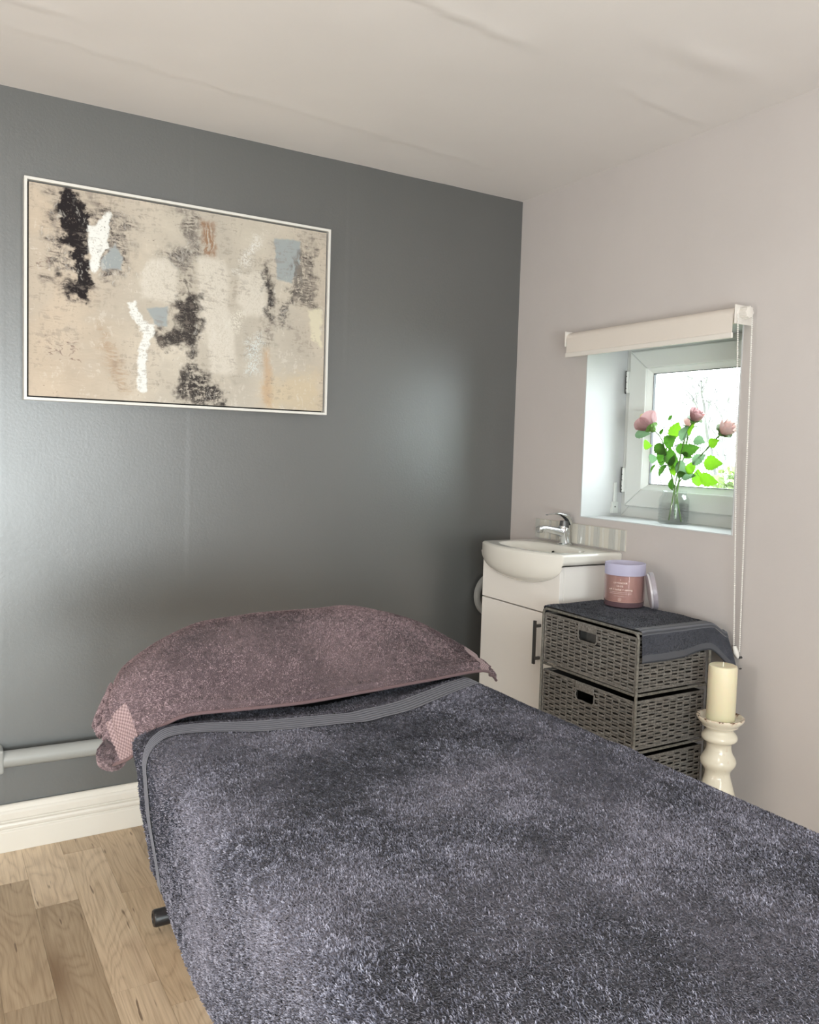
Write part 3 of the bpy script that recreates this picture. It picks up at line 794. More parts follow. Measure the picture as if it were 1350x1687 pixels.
P_ = dict(
blk1=[(0.090,0.032),(0.151,0.021),(0.189,0.136),(0.186,0.192),(0.183,0.247),(0.187,0.390),(0.194,0.433),(0.170,0.524),(0.121,0.502),(0.142,0.399),(0.135,0.291),(0.111,0.264),(0.090,0.161)],
blk1b=[(0.067,0.436),(0.135,0.400),(0.170,0.520),(0.087,0.486)],
smL=[(0.066,0.038),(0.093,0.031),(0.128,0.293),(0.121,0.414),(0.067,0.382),(0.073,0.165)],
smR=[(0.189,0.037),(0.253,0.098),(0.311,0.105),(0.305,0.355),(0.255,0.421),(0.211,0.385)],
wh1=[(0.179,0.177),(0.204,0.171),(0.235,0.102),(0.247,0.101),(0.239,0.268),(0.222,0.294),(0.208,0.397),(0.190,0.389),(0.181,0.248)],
bl1=[(0.218,0.328),(0.261,0.241),(0.284,0.303),(0.280,0.360),(0.222,0.372)],
brn=[(0.532,0.062),(0.584,0.072),(0.578,0.240),(0.538,0.225)],
smM=[(0.461,0.033),(0.524,0.040),(0.534,0.226),(0.495,0.328),(0.448,0.314),(0.402,0.266),(0.455,0.220),(0.494,0.211)],
cr1=[(0.368,0.296),(0.417,0.274),(0.456,0.324),(0.457,0.475),(0.419,0.494),(0.346,0.478),(0.342,0.393)],
cr2=[(0.522,0.246),(0.607,0.245),(0.632,0.300),(0.626,0.458),(0.652,0.623),(0.659,0.812),(0.572,0.821),(0.558,0.625),(0.528,0.475)],
cr3=[(0.665,0.306),(0.733,0.268),(0.760,0.324),(0.766,0.502),(0.697,0.507),(0.663,0.451)],
wh2=[(0.301,0.514),(0.321,0.505),(0.351,0.586),(0.389,0.603),(0.382,0.662),(0.359,0.735),(0.361,0.932),(0.334,0.934),(0.334,0.784),(0.348,0.656),(0.314,0.569)],
bl2=[(0.362,0.532),(0.426,0.510),(0.427,0.609),(0.385,0.604)],
blk2=[(0.457,0.475),(0.528,0.439),(0.537,0.568),(0.515,0.750),(0.482,0.695),(0.420,0.703),(0.382,0.651),(0.458,0.616)],
blk2c=[(0.464,0.369),(0.491,0.375),(0.496,0.480),(0.465,0.486)],
blk3=[(0.499,0.752),(0.540,0.831),(0.605,0.873),(0.623,0.981),(0.469,0.969),(0.468,0.886)],
bl3=[(0.789,0.094),(0.887,0.086),(0.887,0.211),(0.857,0.317),(0.803,0.303)],
gyR=[(0.889,0.073),(0.935,0.075),(0.950,0.440),(0.885,0.413),(0.866,0.316)],
dk1=[(0.839,0.346),(0.893,0.311),(0.896,0.392),(0.849,0.413)],
dk2=[(0.800,0.428),(0.849,0.419),(0.842,0.533),(0.806,0.526)],
dkv=[(0.757,0.238),(0.772,0.247),(0.790,0.504),(0.775,0.519),(0.761,0.336)],
sp1=[(0.657,0.289),(0.673,0.207),(0.722,0.099),(0.744,0.106),(0.699,0.250)],
sp2=[(0.626,0.506),(0.676,0.498),(0.669,0.609),(0.635,0.601)],
sp3=[(0.699,0.629),(0.746,0.610),(0.749,0.808),(0.701,0.801)],
tan1=[(0.213,0.630),(0.241,0.682),(0.293,0.823),(0.308,0.937),(0.272,0.940),(0.228,0.797)],
yel=[(0.766,0.831),(0.974,0.771),(0.978,0.991),(0.760,0.989)],
crR=[(0.922,0.445),(0.973,0.436),(0.976,0.628),(0.939,0.608)],
scr1=[(0.054,0.731),(0.150,0.718),(0.150,0.806),(0.068,0.806)],
scr2=[(0.021,0.359),(0.064,0.350),(0.060,0.394),(0.024,0.396)],
gyV=[(0.762,0.533),(0.793,0.528),(0.795,0.665),(0.760,0.658)],
tanv=[(0.756,0.671),(0.782,0.667),(0.790,0.967),(0.759,0.957)])
paint()

# ------------------------------------------------------------------ couch
BX0, BX1, BT = -1.655, -.948, .672
HY, FY = -.80, -2.95
ch = empty('treatment_couch', ((BX0+BX1)/2, -1.8, 0), 'padded treatment couch on wooden legs, hidden under towels, one black end cap showing', 'couch')
MB().box(BX0, BX1, FY, HY, BT-.065, BT).build('mattress', M['vinyl'], ch, smooth=True, bevel=.03, seg=5)
MB().box(BX0+.03, BX1-.03, FY+.03, HY-.03, BT-.105, BT-.066).build('bed_frame', M['wood_leg'], ch, bevel=.003)
for yy in (-.63, FY+.25):
    for xx in (BX0+.185, BX1-.185):
        mb = MB(); mb.box(-.014, .014, -.022, .022, 0, .55, Matrix.Translation((xx, yy, .050)) @ Matrix.Rotation(.42 if yy > -1 else -.2, 4, 'X') @ Matrix.Translation((0, 0, .012)))
        mb.build('leg', M['wood_leg'], ch, bevel=.003)
    bar = MB().tube([(BX0+.165, yy, .045), (BX1-.165, yy, .045)], .018, 16).build('cross_bar', M['black_rubber'], ch, smooth=True)
    for xx, s in ((BX0+.165, -1), (BX1-.165, 1)):
        mb = MB().lathe([(.0185, -.030), (.0205, -.028), (.0205, .026), (.0185, .030), (.012, .031), (.011, .029), (0, .029)], (xx+s*0.0, yy, .045), 24, Matrix.Rotation(s*PI/2, 4, 'Y'))
        mb.build('end_cap', M['black_rubber'], bar, smooth=True)
    for xx in (BX0+.235, BX1-.235): MB().box(xx-.016, xx+.016, yy-.03, yy+.03, 0, .027).build('foot_pad', M['black_rubber'], bar, bevel=.002)

# ------------------------------------------------------------------ terry pile
def tufts(name, P, N, m, parent, count, length, width, weight=None, lean=None, seed=1, tint=None, label=None, UV=None, con=1.5):
    r = np.random.default_rng(seed)
    n, k = P.shape[:2]
    A = np.linalg.norm(np.cross(P[1:, :-1]-P[:-1, :-1], P[:-1, 1:]-P[:-1, :-1]), axis=-1)
    if weight is not None: A = A*weight[:-1, :-1]
    cdf = np.cumsum(A.ravel()); cdf /= cdf[-1]
    idx = np.searchsorted(cdf, r.random(count)); idx = np.minimum(idx, A.size-1)
    i, j = idx//(k-1), idx % (k-1); a, b = r.random(count)[:, None], r.random(count)[:, None]
    def bl_(G): return (G[i, j]*(1-a)+G[i+1, j]*a)*(1-b)+(G[i, j+1]*(1-a)+G[i+1, j+1]*a)*b
    p = bl_(P); nn = bl_(N); nn /= np.linalg.norm(nn, axis=1, keepdims=True)
    if UV is None:      # running surface lengths in metres
        UV = np.stack([np.cumsum(np.linalg.norm(np.gradient(P, axis=0), axis=-1), 0)[:, [k//2]].repeat(k, 1), np.cumsum(np.linalg.norm(np.gradient(P, axis=1), axis=-1), 1)[[n//2]].repeat(n, 0)], -1)
    q = bl_(UV)
    flow = fbm(q[:, 0]*5+3, q[:, 1]*5, 3, 200+seed)*2*PI*1.2
    fl2 = fbm(q[:, 0]*38+3, q[:, 1]*38, 2, 230+seed)*2*PI
    ang = flow*.5+fl2*.22+r.normal(0, .8, count)
    d = np.stack([np.cos(ang), np.sin(ang), np.zeros(count)], -1)
    if lean is not None: d = d+np.array(lean)
    d = d-nn*np.sum(d*nn, 1)[:, None]; d /= np.linalg.norm(d, axis=1, keepdims=True)+1e-9
    w = np.cross(nn, d); L = (length*(.65+.7*r.random(count)))[:, None]; Wd = (width*(.7+.6*r.random(count)))[:, None]
    p = p-nn*.0004
    v = np.stack([p-w*Wd/2, p+w*Wd/2, p+nn*L*.55+d*L*.25+w*Wd*.45, p+nn*L*.55+d*L*.25-w*Wd*.45, p+nn*L*.72+d*L*.72], 1)
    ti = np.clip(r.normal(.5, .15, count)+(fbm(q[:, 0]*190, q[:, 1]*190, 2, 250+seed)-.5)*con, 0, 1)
    tn = np.stack([ti*.35, ti*.35, ti*.95, ti*.95, ti*1.12], 1)  # roots darker than tips: shade between tufts put into the tint
    b5 = np.arange(count)[:, None]*5
    return np_mesh(name, v, b5+np.array([[0, 1, 2, 3]]), b5+np.array([[3, 2, 4]]), m, parent, True, attrs={'tint': tn}, kind='stuff', label=label)

# bed towel -------------------------------------------------------------
def bed_surface():
    R_ = .050; xl, xr = -1.670, -.918
    zt = .6865
    dropL, dropR = .158, .20
    # arclength samples of the cross-section
    arc = R_*PI/2; flat = (xr-R_)-(xl+R_)
    tot = dropL+arc+flat+arc+dropR
    s = np.linspace(0, tot, 290)
    x = np.zeros_like(s); z = np.zeros_like(s); ty = np.zeros_like(s)
    for q, sv in enumerate(s):
        if sv < dropL: x[q] = xl-.006*(1-sv/dropL); z[q] = zt-R_-(dropL-sv)
        elif sv < dropL+arc: a = (sv-dropL)/R_; x[q] = xl+R_-R_*math.cos(a); z[q] = zt-R_+R_*math.sin(a)
        elif sv < dropL+arc+flat: x[q] = xl+R_+(sv-dropL-arc); z[q] = zt
        elif sv < dropL+2*arc+flat: a = (sv-dropL-arc-flat)/R_; x[q] = xr-R_+R_*math.sin(a); z[q] = zt-R_+R_*math.cos(a)
        else: x[q] = xr+.004; z[q] = zt-R_-(sv-dropL-2*arc-flat)
    # y of the upper edge of the woven band, per arclength
    hx = [-1.68, -1.649, -1.587, -1.516, -1.431, -1.314, -1.205, -1.049, -.919]
    hv = [-1.165, -1.145, -1.130, -1.165, -1.186, -1.207, -1.192, -1.125, -1.080]
    yb = np.interp(x, hx, hv)
    yb = np.convolve(np.pad(yb, 12, mode='edge'), np.ones(25)/25, 'valid')
    side = np.clip(dropL+arc*.5-s, 0, None)
    yb = yb-.42*side**1.15-.05*sstep(dropL*.6, 0, s)
    head = yb+np.where(s < dropL, .05, .10)
    head = np.convolve(np.pad(head, 6, mode='edge'), np.ones(13)/13, 'valid')
    nv = 470
    v = np.linspace(0, 1, nv)**1.0
    end = -2.80
    Y = head[:, None]+(end-head[:, None])*v[None, :]
    Xg = np.repeat(x[:, None], nv, 1); Zg = np.repeat(z[:, None], nv, 1)
    topm = sstep(dropL*.2, dropL+arc, s)[:, None]
    und = (fbm(Xg*3.5, Y*3.5, 3, 5)-.5)*.010
    und += .004*np.exp(-((Y-(-1.55)+(Xg+1.0)*.55)/.03)**2)*sstep(-1.5, -1.2, Xg)
    und -= .003*np.exp(-((Xg+1.28+(Y+1.3)*.25)/.03)**2)*sstep(-1.9, -1.5, Y)*0.8
    S2 = np.repeat(s[:, None], nv, 1)
    Zg = Zg+und*topm+(fbm(S2*90, Y*90, 2, 6)-.5)*.0008*topm
    # hem of the left drape sways in and out
    w = np.clip((dropL-s)/dropL, 0, 1)[:, None]
    Xg = Xg+w*(.006*np.sin(Y*9)+.006*(fbm(Y*6, Y*0+2, 2, 8)-.5))-w*.008*sstep(-1.25, -1.9, Y)
    Zg = Zg+w*(-.012*sstep(-1.25, -1.5, Y)+.02*sstep(-1.55, -1.85, Y))
    Zg = Zg-.010*sstep(.0, .05, Y-yb[:, None])*topm
    return np.stack([Xg, Y, Zg], -1), yb, s
Pb, yb, sb = bed_surface()
bt = empty('bath_towel', (-1.3, -1.8, .69), 'large slate grey bath towel spread over the treatment couch', 'towel')
Nb = grid_normals(Pb)
if Nb[145, 200, 2] < 0: Nb = -Nb
dist = yb[:, None]-Pb[..., 1]           # 0 at the upper band edge, growing towards the viewer
bw = np.interp(Pb[:, 0, 0], [-1.67, -1.63, -1.5, -1.2, -1.0, -.93], [.030, .045, .060, .060, .055, .050])[:, None]
inband = (dist > 0) & (dist < bw)
base_t = .06+.12*fbm(Pb[..., 0]*150, Pb[..., 1]*150, 2, 15)  # ground cloth tinted dark, painted shade for the gaps in the pile
kb = ~(inband[:-1, :-1] & inband[1:, :-1] & inband[:-1, 1:] & inband[1:, 1:])
np_mesh('terry_cloth', Pb, gquads(*Pb.shape[:2]), m=M['grey_terry'], parent=bt, attrs={'tint': base_t})
# band as its own strip with ribs
nb = 60
f = np.linspace(-.06, 1.06, nb)
col_i = np.arange(Pb.shape[0])
Yb = yb[:, None]-bw*f[None, :]
Pz = np.empty((Pb.shape[0], nb, 3))
for i in col_i:
    yy = Pb[i, ::-1, 1]
    for c_ in (0, 2): Pz[i, :, c_] = np.interp(Yb[i], yy, Pb[i, ::-1, c_])
Pz[..., 1] = Yb
Nz = grid_normals(Pz)
if Nz[145, 30, 2] < 0: Nz = -Nz
rib = np.abs(np.sin(PI*5.5*np.clip(f, 0, 1)))**.6
Pz = Pz+Nz*(.0010+.0022*rib)[None, :, None]
np_mesh('woven_band', Pz, gquads(Pb.shape[0], nb), m=M['grey_band'], parent=bt, attrs={'tint': np.repeat((rib**2.)[None, :], Pb.shape[0], 0)}, label='ribbed flat woven band across the head end')
wt = np.where(inband, 0, 1.)*(1-.93*sstep(-2.25, -2.45, Pb[..., 1]))*(1-.9*sstep(-.905, -.93, -(-Pb[..., 0]))*0)
wt = wt*np.where((Pb[..., 0] > -.925) & (Pb[..., 2] < .62), .15, 1.)
tufts('terry_pile', Pb, Nb, M['grey_terry'], bt, 420000, .0040, .00135, wt, lean=(.1, -.3, 0), seed=3, con=1.15)

# pillow towel ----------------------------------------------------------
rows = [
[(-1.696,-1.020,0.588),(-1.669,-1.060,0.613),(-1.649,-1.100,0.657),(-1.593,-1.120,0.695),(-1.486,-1.140,0.700),(-1.369,-1.150,0.700),(-1.233,-1.140,0.701),(-1.078,-1.120,0.700),(-0.939,-1.100,0.699),(-0.882,-1.080,0.687),(-0.836,-1.050,0.654)],
[(-1.704,-1.000,0.625),(-1.685,-1.030,0.655),(-1.652,-1.060,0.693),(-1.585,-1.090,0.724),(-1.476,-1.110,0.728),(-1.357,-1.120,0.730),(-1.219,-1.110,0.728),(-1.061,-1.090,0.724),(-0.927,-1.070,0.715),(-0.862,-1.040,0.695),(-0.818,-1.020,0.662)],
[(-1.699,-0.970,0.656),(-1.696,-1.000,0.693),(-1.662,-1.020,0.735),(-1.572,-1.040,0.776),(-1.456,-1.050,0.784),(-1.328,-1.050,0.780),(-1.184,-1.040,0.772),(-1.019,-1.020,0.752),(-0.896,-1.000,0.712),(-0.841,-0.990,0.693),(-0.796,-0.980,0.659)],
[(-1.693,-0.940,0.664),(-1.683,-0.950,0.707),(-1.652,-0.960,0.757),(-1.551,-0.960,0.810),(-1.426,-0.960,0.824),(-1.290,-0.960,0.822),(-1.143,-0.960,0.811),(-0.993,-0.950,0.777),(-0.878,-0.940,0.721),(-0.816,-0.940,0.684),(-0.774,-0.940,0.652)],
[(-1.682,-0.900,0.654),(-1.666,-0.880,0.698),(-1.629,-0.870,0.745),(-1.523,-0.860,0.799),(-1.391,-0.860,0.818),(-1.247,-0.860,0.819),(-1.108,-0.860,0.811),(-0.956,-0.860,0.769),(-0.844,-0.870,0.713),(-0.779,-0.880,0.673),(-0.740,-0.890,0.640)]]
inw = lambda x, a: x+a*max(-1, min(1, (-1.22-x)/.35))
r5 = [(inw(x, .03), y+.07, z-.03) for x, y, z in rows[4]]; r6 = [(inw(x, .06), y+.13, max(z-.13, .60)) for x, y, z in rows[4]]
CP = np.array(rows+[r5, r6]).transpose(1, 0, 2)     # (11 across, 7 front to back)
def cr_up(C, n, axis):
    C = np.moveaxis(C, axis, 0); k = len(C); t_ = np.linspace(0, k-1-1e-9, n); i = t_.astype(int); f = (t_-i)
    f = f.reshape(-1, *([1]*(C.ndim-1)))
    g = lambda j: C[np.clip(j, 0, k-1)]
    p0 = np.where((i == 0).reshape(f.shape), 2*g(i)-g(i+1), g(i-1)); p1 = g(i); p2 = g(i+1)
    p3 = np.where((i+2 > k-1).reshape(f.shape), 2*g(i+1)-g(i), g(i+2))
    o = .5*(2*p1+(p2-p0)*f+(2*p0-5*p1+4*p2-p3)*f**2+(3*p1-p0-3*p2+p3)*f**3)
    return np.moveaxis(o, 0, axis)
Pp = cr_up(cr_up(CP, 260, 0), 190, 1)
sU = np.linspace(0, 1, 260)[:, None]; sV = np.linspace(0, 1, 190)[None, :]
Np = grid_normals(Pp)
if Np[130, 90, 2] < 0: Np = -Np
und = (fbm(Pp[..., 0]*7, Pp[..., 1]*7, 2, 21)-.5)*.010*sstep(0, .12, sV)+(fbm(sU*90+sV*0, sV*55+sU*0, 2, 22)-.5)*.0010
# fold lines gathering towards both drooping ends
und = und-.007*np.exp(-((sU-.075-.05*sV)/.012)**2)*sstep(.05, .3, sV)-.005*np.exp(-((sU-.93+.02*sV)/.012)**2)
und = und+.004*np.exp(-((sV-.10-.03*np.sin(sU*9))/.03)**2)*sstep(.1, .3, sU)
Pp = Pp+Np*und[..., None]
pt = empty('pillow_towel', (-1.3, -.9, .70), 'mauve terry towel humped over the head end of the couch', 'towel')
endb = ((sU > .058) & (sU < .172) & (sV < .26+.0*sU)) | ((sU > .838) & (sU < .912))
endb = endb & (sV < .75)
endb = np.broadcast_to(endb, Pp.shape[:2])
hem = np.broadcast_to(sV < .022, Pp.shape[:2])
base_t = .10+.12*fbm(Pp[..., 0]*150, Pp[..., 1]*150, 2, 25)  # dark ground tint paints the shade between the mauve tufts
kb = ~(endb[:-1, :-1] & endb[1:, :-1] & endb[:-1, 1:] & endb[1:, 1:])
np_mesh('terry_cloth', Pp, gquads(260, 190), m=M['mauve_terry'], parent=pt, attrs={'tint': base_t})
Nq = grid_normals(Pp)
if Nq[130, 90, 2] < 0: Nq = -Nq
def sub_band(u0, u1, v0, v1, name, nu=70, nv_=110):
    a = np.linspace(u0*259, u1*259, nu); b = np.linspace(v0*189, v1*189, nv_)
    A, B = np.meshgrid(a, b, indexing='ij'); i = np.clip(A.astype(int), 0, 258); j = np.clip(B.astype(int), 0, 188)
    fa = (A-i)[..., None]; fb = (B-j)[..., None]
    g = lambda G: (G[i, j]*(1-fa)+G[i+1, j]*fa)*(1-fb)+(G[i, j+1]*(1-fa)+G[i+1, j+1]*fa)*fb
    p = g(Pp); n_ = g(Nq)
    arc_u = np.cumsum(np.linalg.norm(np.gradient(p, axis=0), axis=-1), 0); arc_v = np.cumsum(np.linalg.norm(np.gradient(p, axis=1), axis=-1), 1)
    dots = (np.sin(arc_u/.0042*PI)*np.sin(arc_v/.0042*PI))
    h_ = .0016+.0008*dots
    np_mesh(name, p+n_*h_[..., None], gquads(nu, nv_), m=M['mauve_band'], parent=pt, attrs={'tint': np.clip(.5+.5*dots, 0, 1)}, label='flat woven band with raised dots')
sub_band(.056, .174, 0, .263, 'woven_band', 90, 90)
sub_band(.836, .914, 0, .755, 'woven_band', 50, 200)
# rolled hem along the front edge
hp = [tuple(Pp[i, 0]+np.array((0, -.001, .0015))) for i in range(0, 260, 2)]
MB().tube(hp, .0032, 8).build('hem', M['mauve_band'], pt, smooth=True)
wt = np.where(endb, 0, 1.)*np.where(sV > .80, .25, 1.)
tufts('terry_pile', Pp, Nq, M['mauve_terry'], pt, 120000, .0032, .0015, wt, lean=(0, -.3, -.2), seed=5, con=.9)
# second layer hanging behind at the left end, folded tail
cy = np.linspace(0, 1, 40)
a_, b_2 = np.meshgrid(np.linspace(0, 1, 40), np.linspace(0, 1, 50), indexing='ij')
Xt = -1.672-.022*b_2**.7-.008*np.sin(a_*PI); Yt = -.945+.065*a_; Zt = .705-.080*b_2-.008*np.cos(a_*PI*2)
Pt = np.stack([Xt+.006*np.cos(b_2*3), Yt, Zt], -1); Nt = grid_normals(Pt)
if Nt[20, 25, 0] > 0: Nt = -Nt
np_mesh('back_fold', Pt, gquads(40, 50), m=M['mauve_terry'], parent=pt, attrs={'tint': np.full(Pt.shape[:2], .3)})
# ball-like turned up corner (front left)
mb = MB().tube([(-1.688, -1.015, .632), (-1.694, -1.008, .610), (-1.690, -1.000, .592), (-1.683, -.99, .582)], [.016, .023, .024, .012], 20)
cn = mb.build('turned_corner', M['mauve_terry'], pt, smooth=True)
def tuft_ball(path, rad, count, parent, m, seed):
    r = np.random.default_rng(seed); n, k = 30, 40
    t_ = np.linspace(0, 1, n); pth = np.array(path); tt_ = np.linspace(0, 1, len(path))
    c = np.stack([np.interp(t_, tt_, pth[:, q]) for q in range(3)], -1); rr_ = np.interp(t_, tt_, rad)
    ax = c[-1]-c[0]; ax /= np.linalg.norm(ax); e1 = np.cross(ax, (0, 1, 0)); e1 /= np.linalg.norm(e1); e2 = np.cross(ax, e1)
    th = np.linspace(0, 2*PI, k)
    ring_ = np.cos(th)[:, None]*e1+np.sin(th)[:, None]*e2
    P3 = c[:, None]+rr_[:, None, None]*ring_[None]; N3 = np.broadcast_to(ring_[None], P3.shape).copy()
    return P3, N3
P3, N3 = tuft_ball([(-1.688, -1.015, .632), (-1.694, -1.008, .610), (-1.690, -1.000, .592), (-1.683, -.99, .582)], [.016, .023, .024, .012], 0, pt, None, 1)
tufts('terry_pile', P3, N3, M['mauve_terry'], pt, 9000, .004, .0017, seed=8)
tufts('terry_pile', Pt, Nt, M['mauve_terry'], pt, 9000, .004, .0017, seed=9)
# pillow beneath, so the towel rests on something
mb = MB()
def sup(a, e): return math.copysign(abs(a)**e, a)
NN, MM = 36, 18; k = 0
for i in range(MM+1):
    ph = PI*i/MM-PI/2
    for j in range(NN):
        th = 2*PI*j/NN
        mb.v.append((-1.27+.32*sup(math.cos(ph), .7)*sup(math.cos(th), .7), -.885+.15*sup(math.cos(ph), .7)*sup(math.sin(th), .7), .733+.055*sup(math.sin(ph), .9)))
for i in range(MM):
    for j in range(NN): mb.f.append((i*NN+j, i*NN+(j+1) % NN, (i+1)*NN+(j+1) % NN, (i+1)*NN+j))
mb.build('pillow', M['vinyl'], ch, smooth=True, label='pillow under the mauve towel')

# ------------------------------------------------------------------ woven drawer tower
DX0, DX1, DY0, DY1 = -.378, -.098, -1.052, -.668
bk = empty('woven_drawer_tower', (-.235, -.86, 0), 'grey woven drawer tower with a dark wire frame beside the vanity', 'drawers')
mb = MB(); rw = .0042
TOP = .726
zr = [TOP, .560, .404, .248, .092]
for xx in (DX0, DX1):
    for yy in (DY0, DY1):
        mb.tube([(xx, yy, 0), (xx, yy, TOP-.012)], rw, 8)
for z_ in zr:
    q = .010
    z2 = z_
    mb.tube([(DX0+q, DY0, z2), (DX1-q, DY0, z2), (DX1, DY0+q, z2), (DX1, DY1-q, z2), (DX1-q, DY1, z2), (DX0+q, DY1, z2), (DX0, DY1-q, z2), (DX0, DY0+q, z2)], rw*.9, 8, closed=True)
for (xx, yy, sx, sy) in ((DX0, DY0, 1, 1), (DX0, DY1, 1, -1), (DX1, DY0, -1, 1), (DX1, DY1, -1, -1)):
    mb.tube([(xx, yy, TOP-.014), (xx, yy+sy*.003, TOP-.005), (xx, yy+sy*.012, TOP)], rw, 8)
    mb.ball((xx, yy, 0.006), .007, 8, 5)
fr = mb.build('wire_frame', M['wire'], bk, smooth=True)
MB().box(DX0+.004, DX1-.004, DY0+.004, DY1-.004, TOP-.002, TOP+.0015).build('top_board', M['liner'], bk)
def weave(mb, o, ux, uz, nrm, L, Hh, pitch=.0080, stake=.0270, hole=None, sd=0):
    # strands that run over and under upright stakes
    o = Vector(o); ux = Vector(ux); nrm = Vector(nrm); uzv = Vector((0, 0, 1)); r = random.Random(sd)
    rows_ = int(Hh/pitch); ns = max(2, round(L/stake)); sp_ = L/ns
    for k in range(rows_):
        z0 = (k+.5)*Hh/rows_; ph = k % 2; hh = pitch*.40*r.uniform(.88, 1.06)
        segs = ns*4+1; run = []
        amp = .0028
        jit = r.uniform(-.0006, .0006)
        for q in range(segs):
            s_ = L*q/(segs-1)
            blocked = hole and hole[0] < s_ < hole[1] and hole[2] < z0 < hole[3]
            off = amp*math.sin(PI*(s_/sp_+ph))
            z_j = z0+jit+.0006*math.sin(s_*31+k*1.7)
            if blocked:
                if len(run) > 1: _ribbon(mb, run, nrm, hh)
                run = []
            else: run.append(o+ux*s_+uzv*z_j+nrm*off)
        if len(run) > 1: _ribbon(mb, run, nrm, hh)
    for k in range(ns+1):
        s_ = min(max(sp_*k, .002), L-.002)
        if hole and hole[0] < s_ < hole[1]:
            for za, zb_ in ((0, hole[2]), (hole[3], Hh)):
                p = o+ux*s_; mb.tube([p+uzv*za, p+uzv*zb_], .0022, 5)
        else: mb.tube([o+ux*s_, o+ux*s_+uzv*Hh], .0022, 5)
def _ribbon(mb, run, nrm, hh):
    k = len(mb.v); t_ = .0018
    for p in run:
        for a, b in ((0, -hh), (t_, -hh*.5), (t_, hh*.5), (0, hh), (-t_, hh*.4), (-t_, -hh*.4)):
            q = p+nrm*a; mb.v.append((q.x, q.y, q.z+b))
    for i in range(len(run)-1):
        for j in range(6): mb.f.append((k+i*6+j, k+(i+1)*6+j, k+(i+1)*6+(j+1) % 6, k+i*6+(j+1) % 6))
def wrapped_rim(mb, pts, r, step=.0042):
    # paper rope wound round a rod: a tube with bulging turns
    P0 = [Vector(p) for p in pts]
    for a, b in zip(P0[:-1], P0[1:]):
        L = (b-a).length; n = max(2, int(L/step))*2
        mb.tube([a+(b-a)*(i/n) for i in range(n+1)], [r*(1.0 if i % 2 else .78) for i in range(n+1)], 7)
for di in range(4):
    zt_ = zr[di]-(.014 if di == 0 else .020); zb_ = zr[di+1]+.008
    Hh = zt_-zb_
    x0, x1, y0, y1 = DX0+.001, DX1-.008, DY0+.007, DY1-.010
    dw = empty('drawer', (-.235, -.86, zb_), parent=None); dw.parent = bk; dw.location = Vector((-.235, -.86, zb_))-bk.location
    W_ = y1-y0
    hole = (W_*.5-.038, W_*.5+.038, Hh-.050, Hh-.019)
    mb = MB(); weave(mb, (x0, y1, zb_), (0, -1, 0), None, (-1, 0, 0), W_, Hh, hole=hole, sd=di)
    wrapped_rim(mb, [(x0, y0, zt_), (x0, y1, zt_)], .0036); wrapped_rim(mb, [(x0, y0, zb_), (x0, y1, zb_)], .0036)
    mb.build('woven_front', M['weave'], dw, smooth=True)
    mb = MB(); weave(mb, (x0, y0, zb_), (1, 0, 0), None, (0, -1, 0), x1-x0, Hh, sd=10+di)
    wrapped_rim(mb, [(x0, y0, zt_), (x1, y0, zt_)], .0036); wrapped_rim(mb, [(x0, y0, zb_), (x1, y0, zb_)], .0036); wrapped_rim(mb, [(x0, y0, zb_), (x0, y0, zt_)], .0036)
    mb.build('woven_side', M['weave'], dw, smooth=True)
    mb = MB(); weave(mb, (x0, y1, zb_), (1, 0, 0), None, (0, 1, 0), x1-x0, Hh, sd=20+di)
    wrapped_rim(mb, [(x0, y1, zt_), (x1, y1, zt_)], .0036); wrapped_rim(mb, [(x0, y1, zb_), (x0, y1, zt_)], .0036)
    mb.build('woven_side', M['weave'], dw, smooth=True)
    # inside of the drawer: open box
    mb = MB(); e = .006
    mb.box(x1-.004, x1, y0+e, y1-e, zb_, zt_).box(x0+e, x1, y0+e, y1-e, zb_, zb_+.003)
    mb.box(x0+e, x1, y0+e, y0+e+.002, zb_, zt_-.004).box(x0+e, x1, y1-e-.002, y1-e, zb_, zt_-.004)
    ha, hb, hc, hd = y1-hole[1], y1-hole[0], zb_+hole[2], zb_+hole[3]
    mb.box(x0+.0045, x0+.0065, y0+e, ha, zb_, zt_-.004).box(x0+.0045, x0+.0065, hb, y1-e, zb_, zt_-.004).box(x0+.0045, x0+.0065, ha, hb, zb_, hc).box(x0+.0045, x0+.0065, ha, hb, hd, zt_-.004)
    mb.build('lining', M['lining'], dw)
    if di == 0:
        MB().box(x0+.05, x0+.056, y0+.02, y1-.02, zb_+.004, zt_-.03).build('paper_inside', M['liner'], dw)
    # handle: cord wound over the top edge of the opening, bound edge all round
    mb = MB(); n = 22
    for k in range(n):
        yk = ha+.002+(hb-ha-.004)*k/(n-1)
        mb.tube([(x0-.0035, yk, hd-.001), (x0-.0050, yk, hd+.004), (x0-.0050, yk, zt_-.004), (x0-.0030, yk, zt_+.003)], .00165, 5)
    rad = .012; pts = []
    for (cy_, cz, a0_) in ((hb-rad, hc+rad, 0), (ha+rad, hc+rad, 1)):
        for q in range(6):
            a = (q/5)*PI/2
            if a0_ == 0: pts.append((x0-.003, cy_+rad*math.cos(-a), cz+rad*math.sin(-a)))
            else: pts.append((x0-.003, cy_-rad*math.sin(a), cz-rad*math.cos(a)))
    mb.tube([(x0-.003, hb, hd)]+pts+[(x0-.003, ha, hd)], .0022, 6)
    mb.build('handle_wrap', M['weave'], dw, smooth=True)

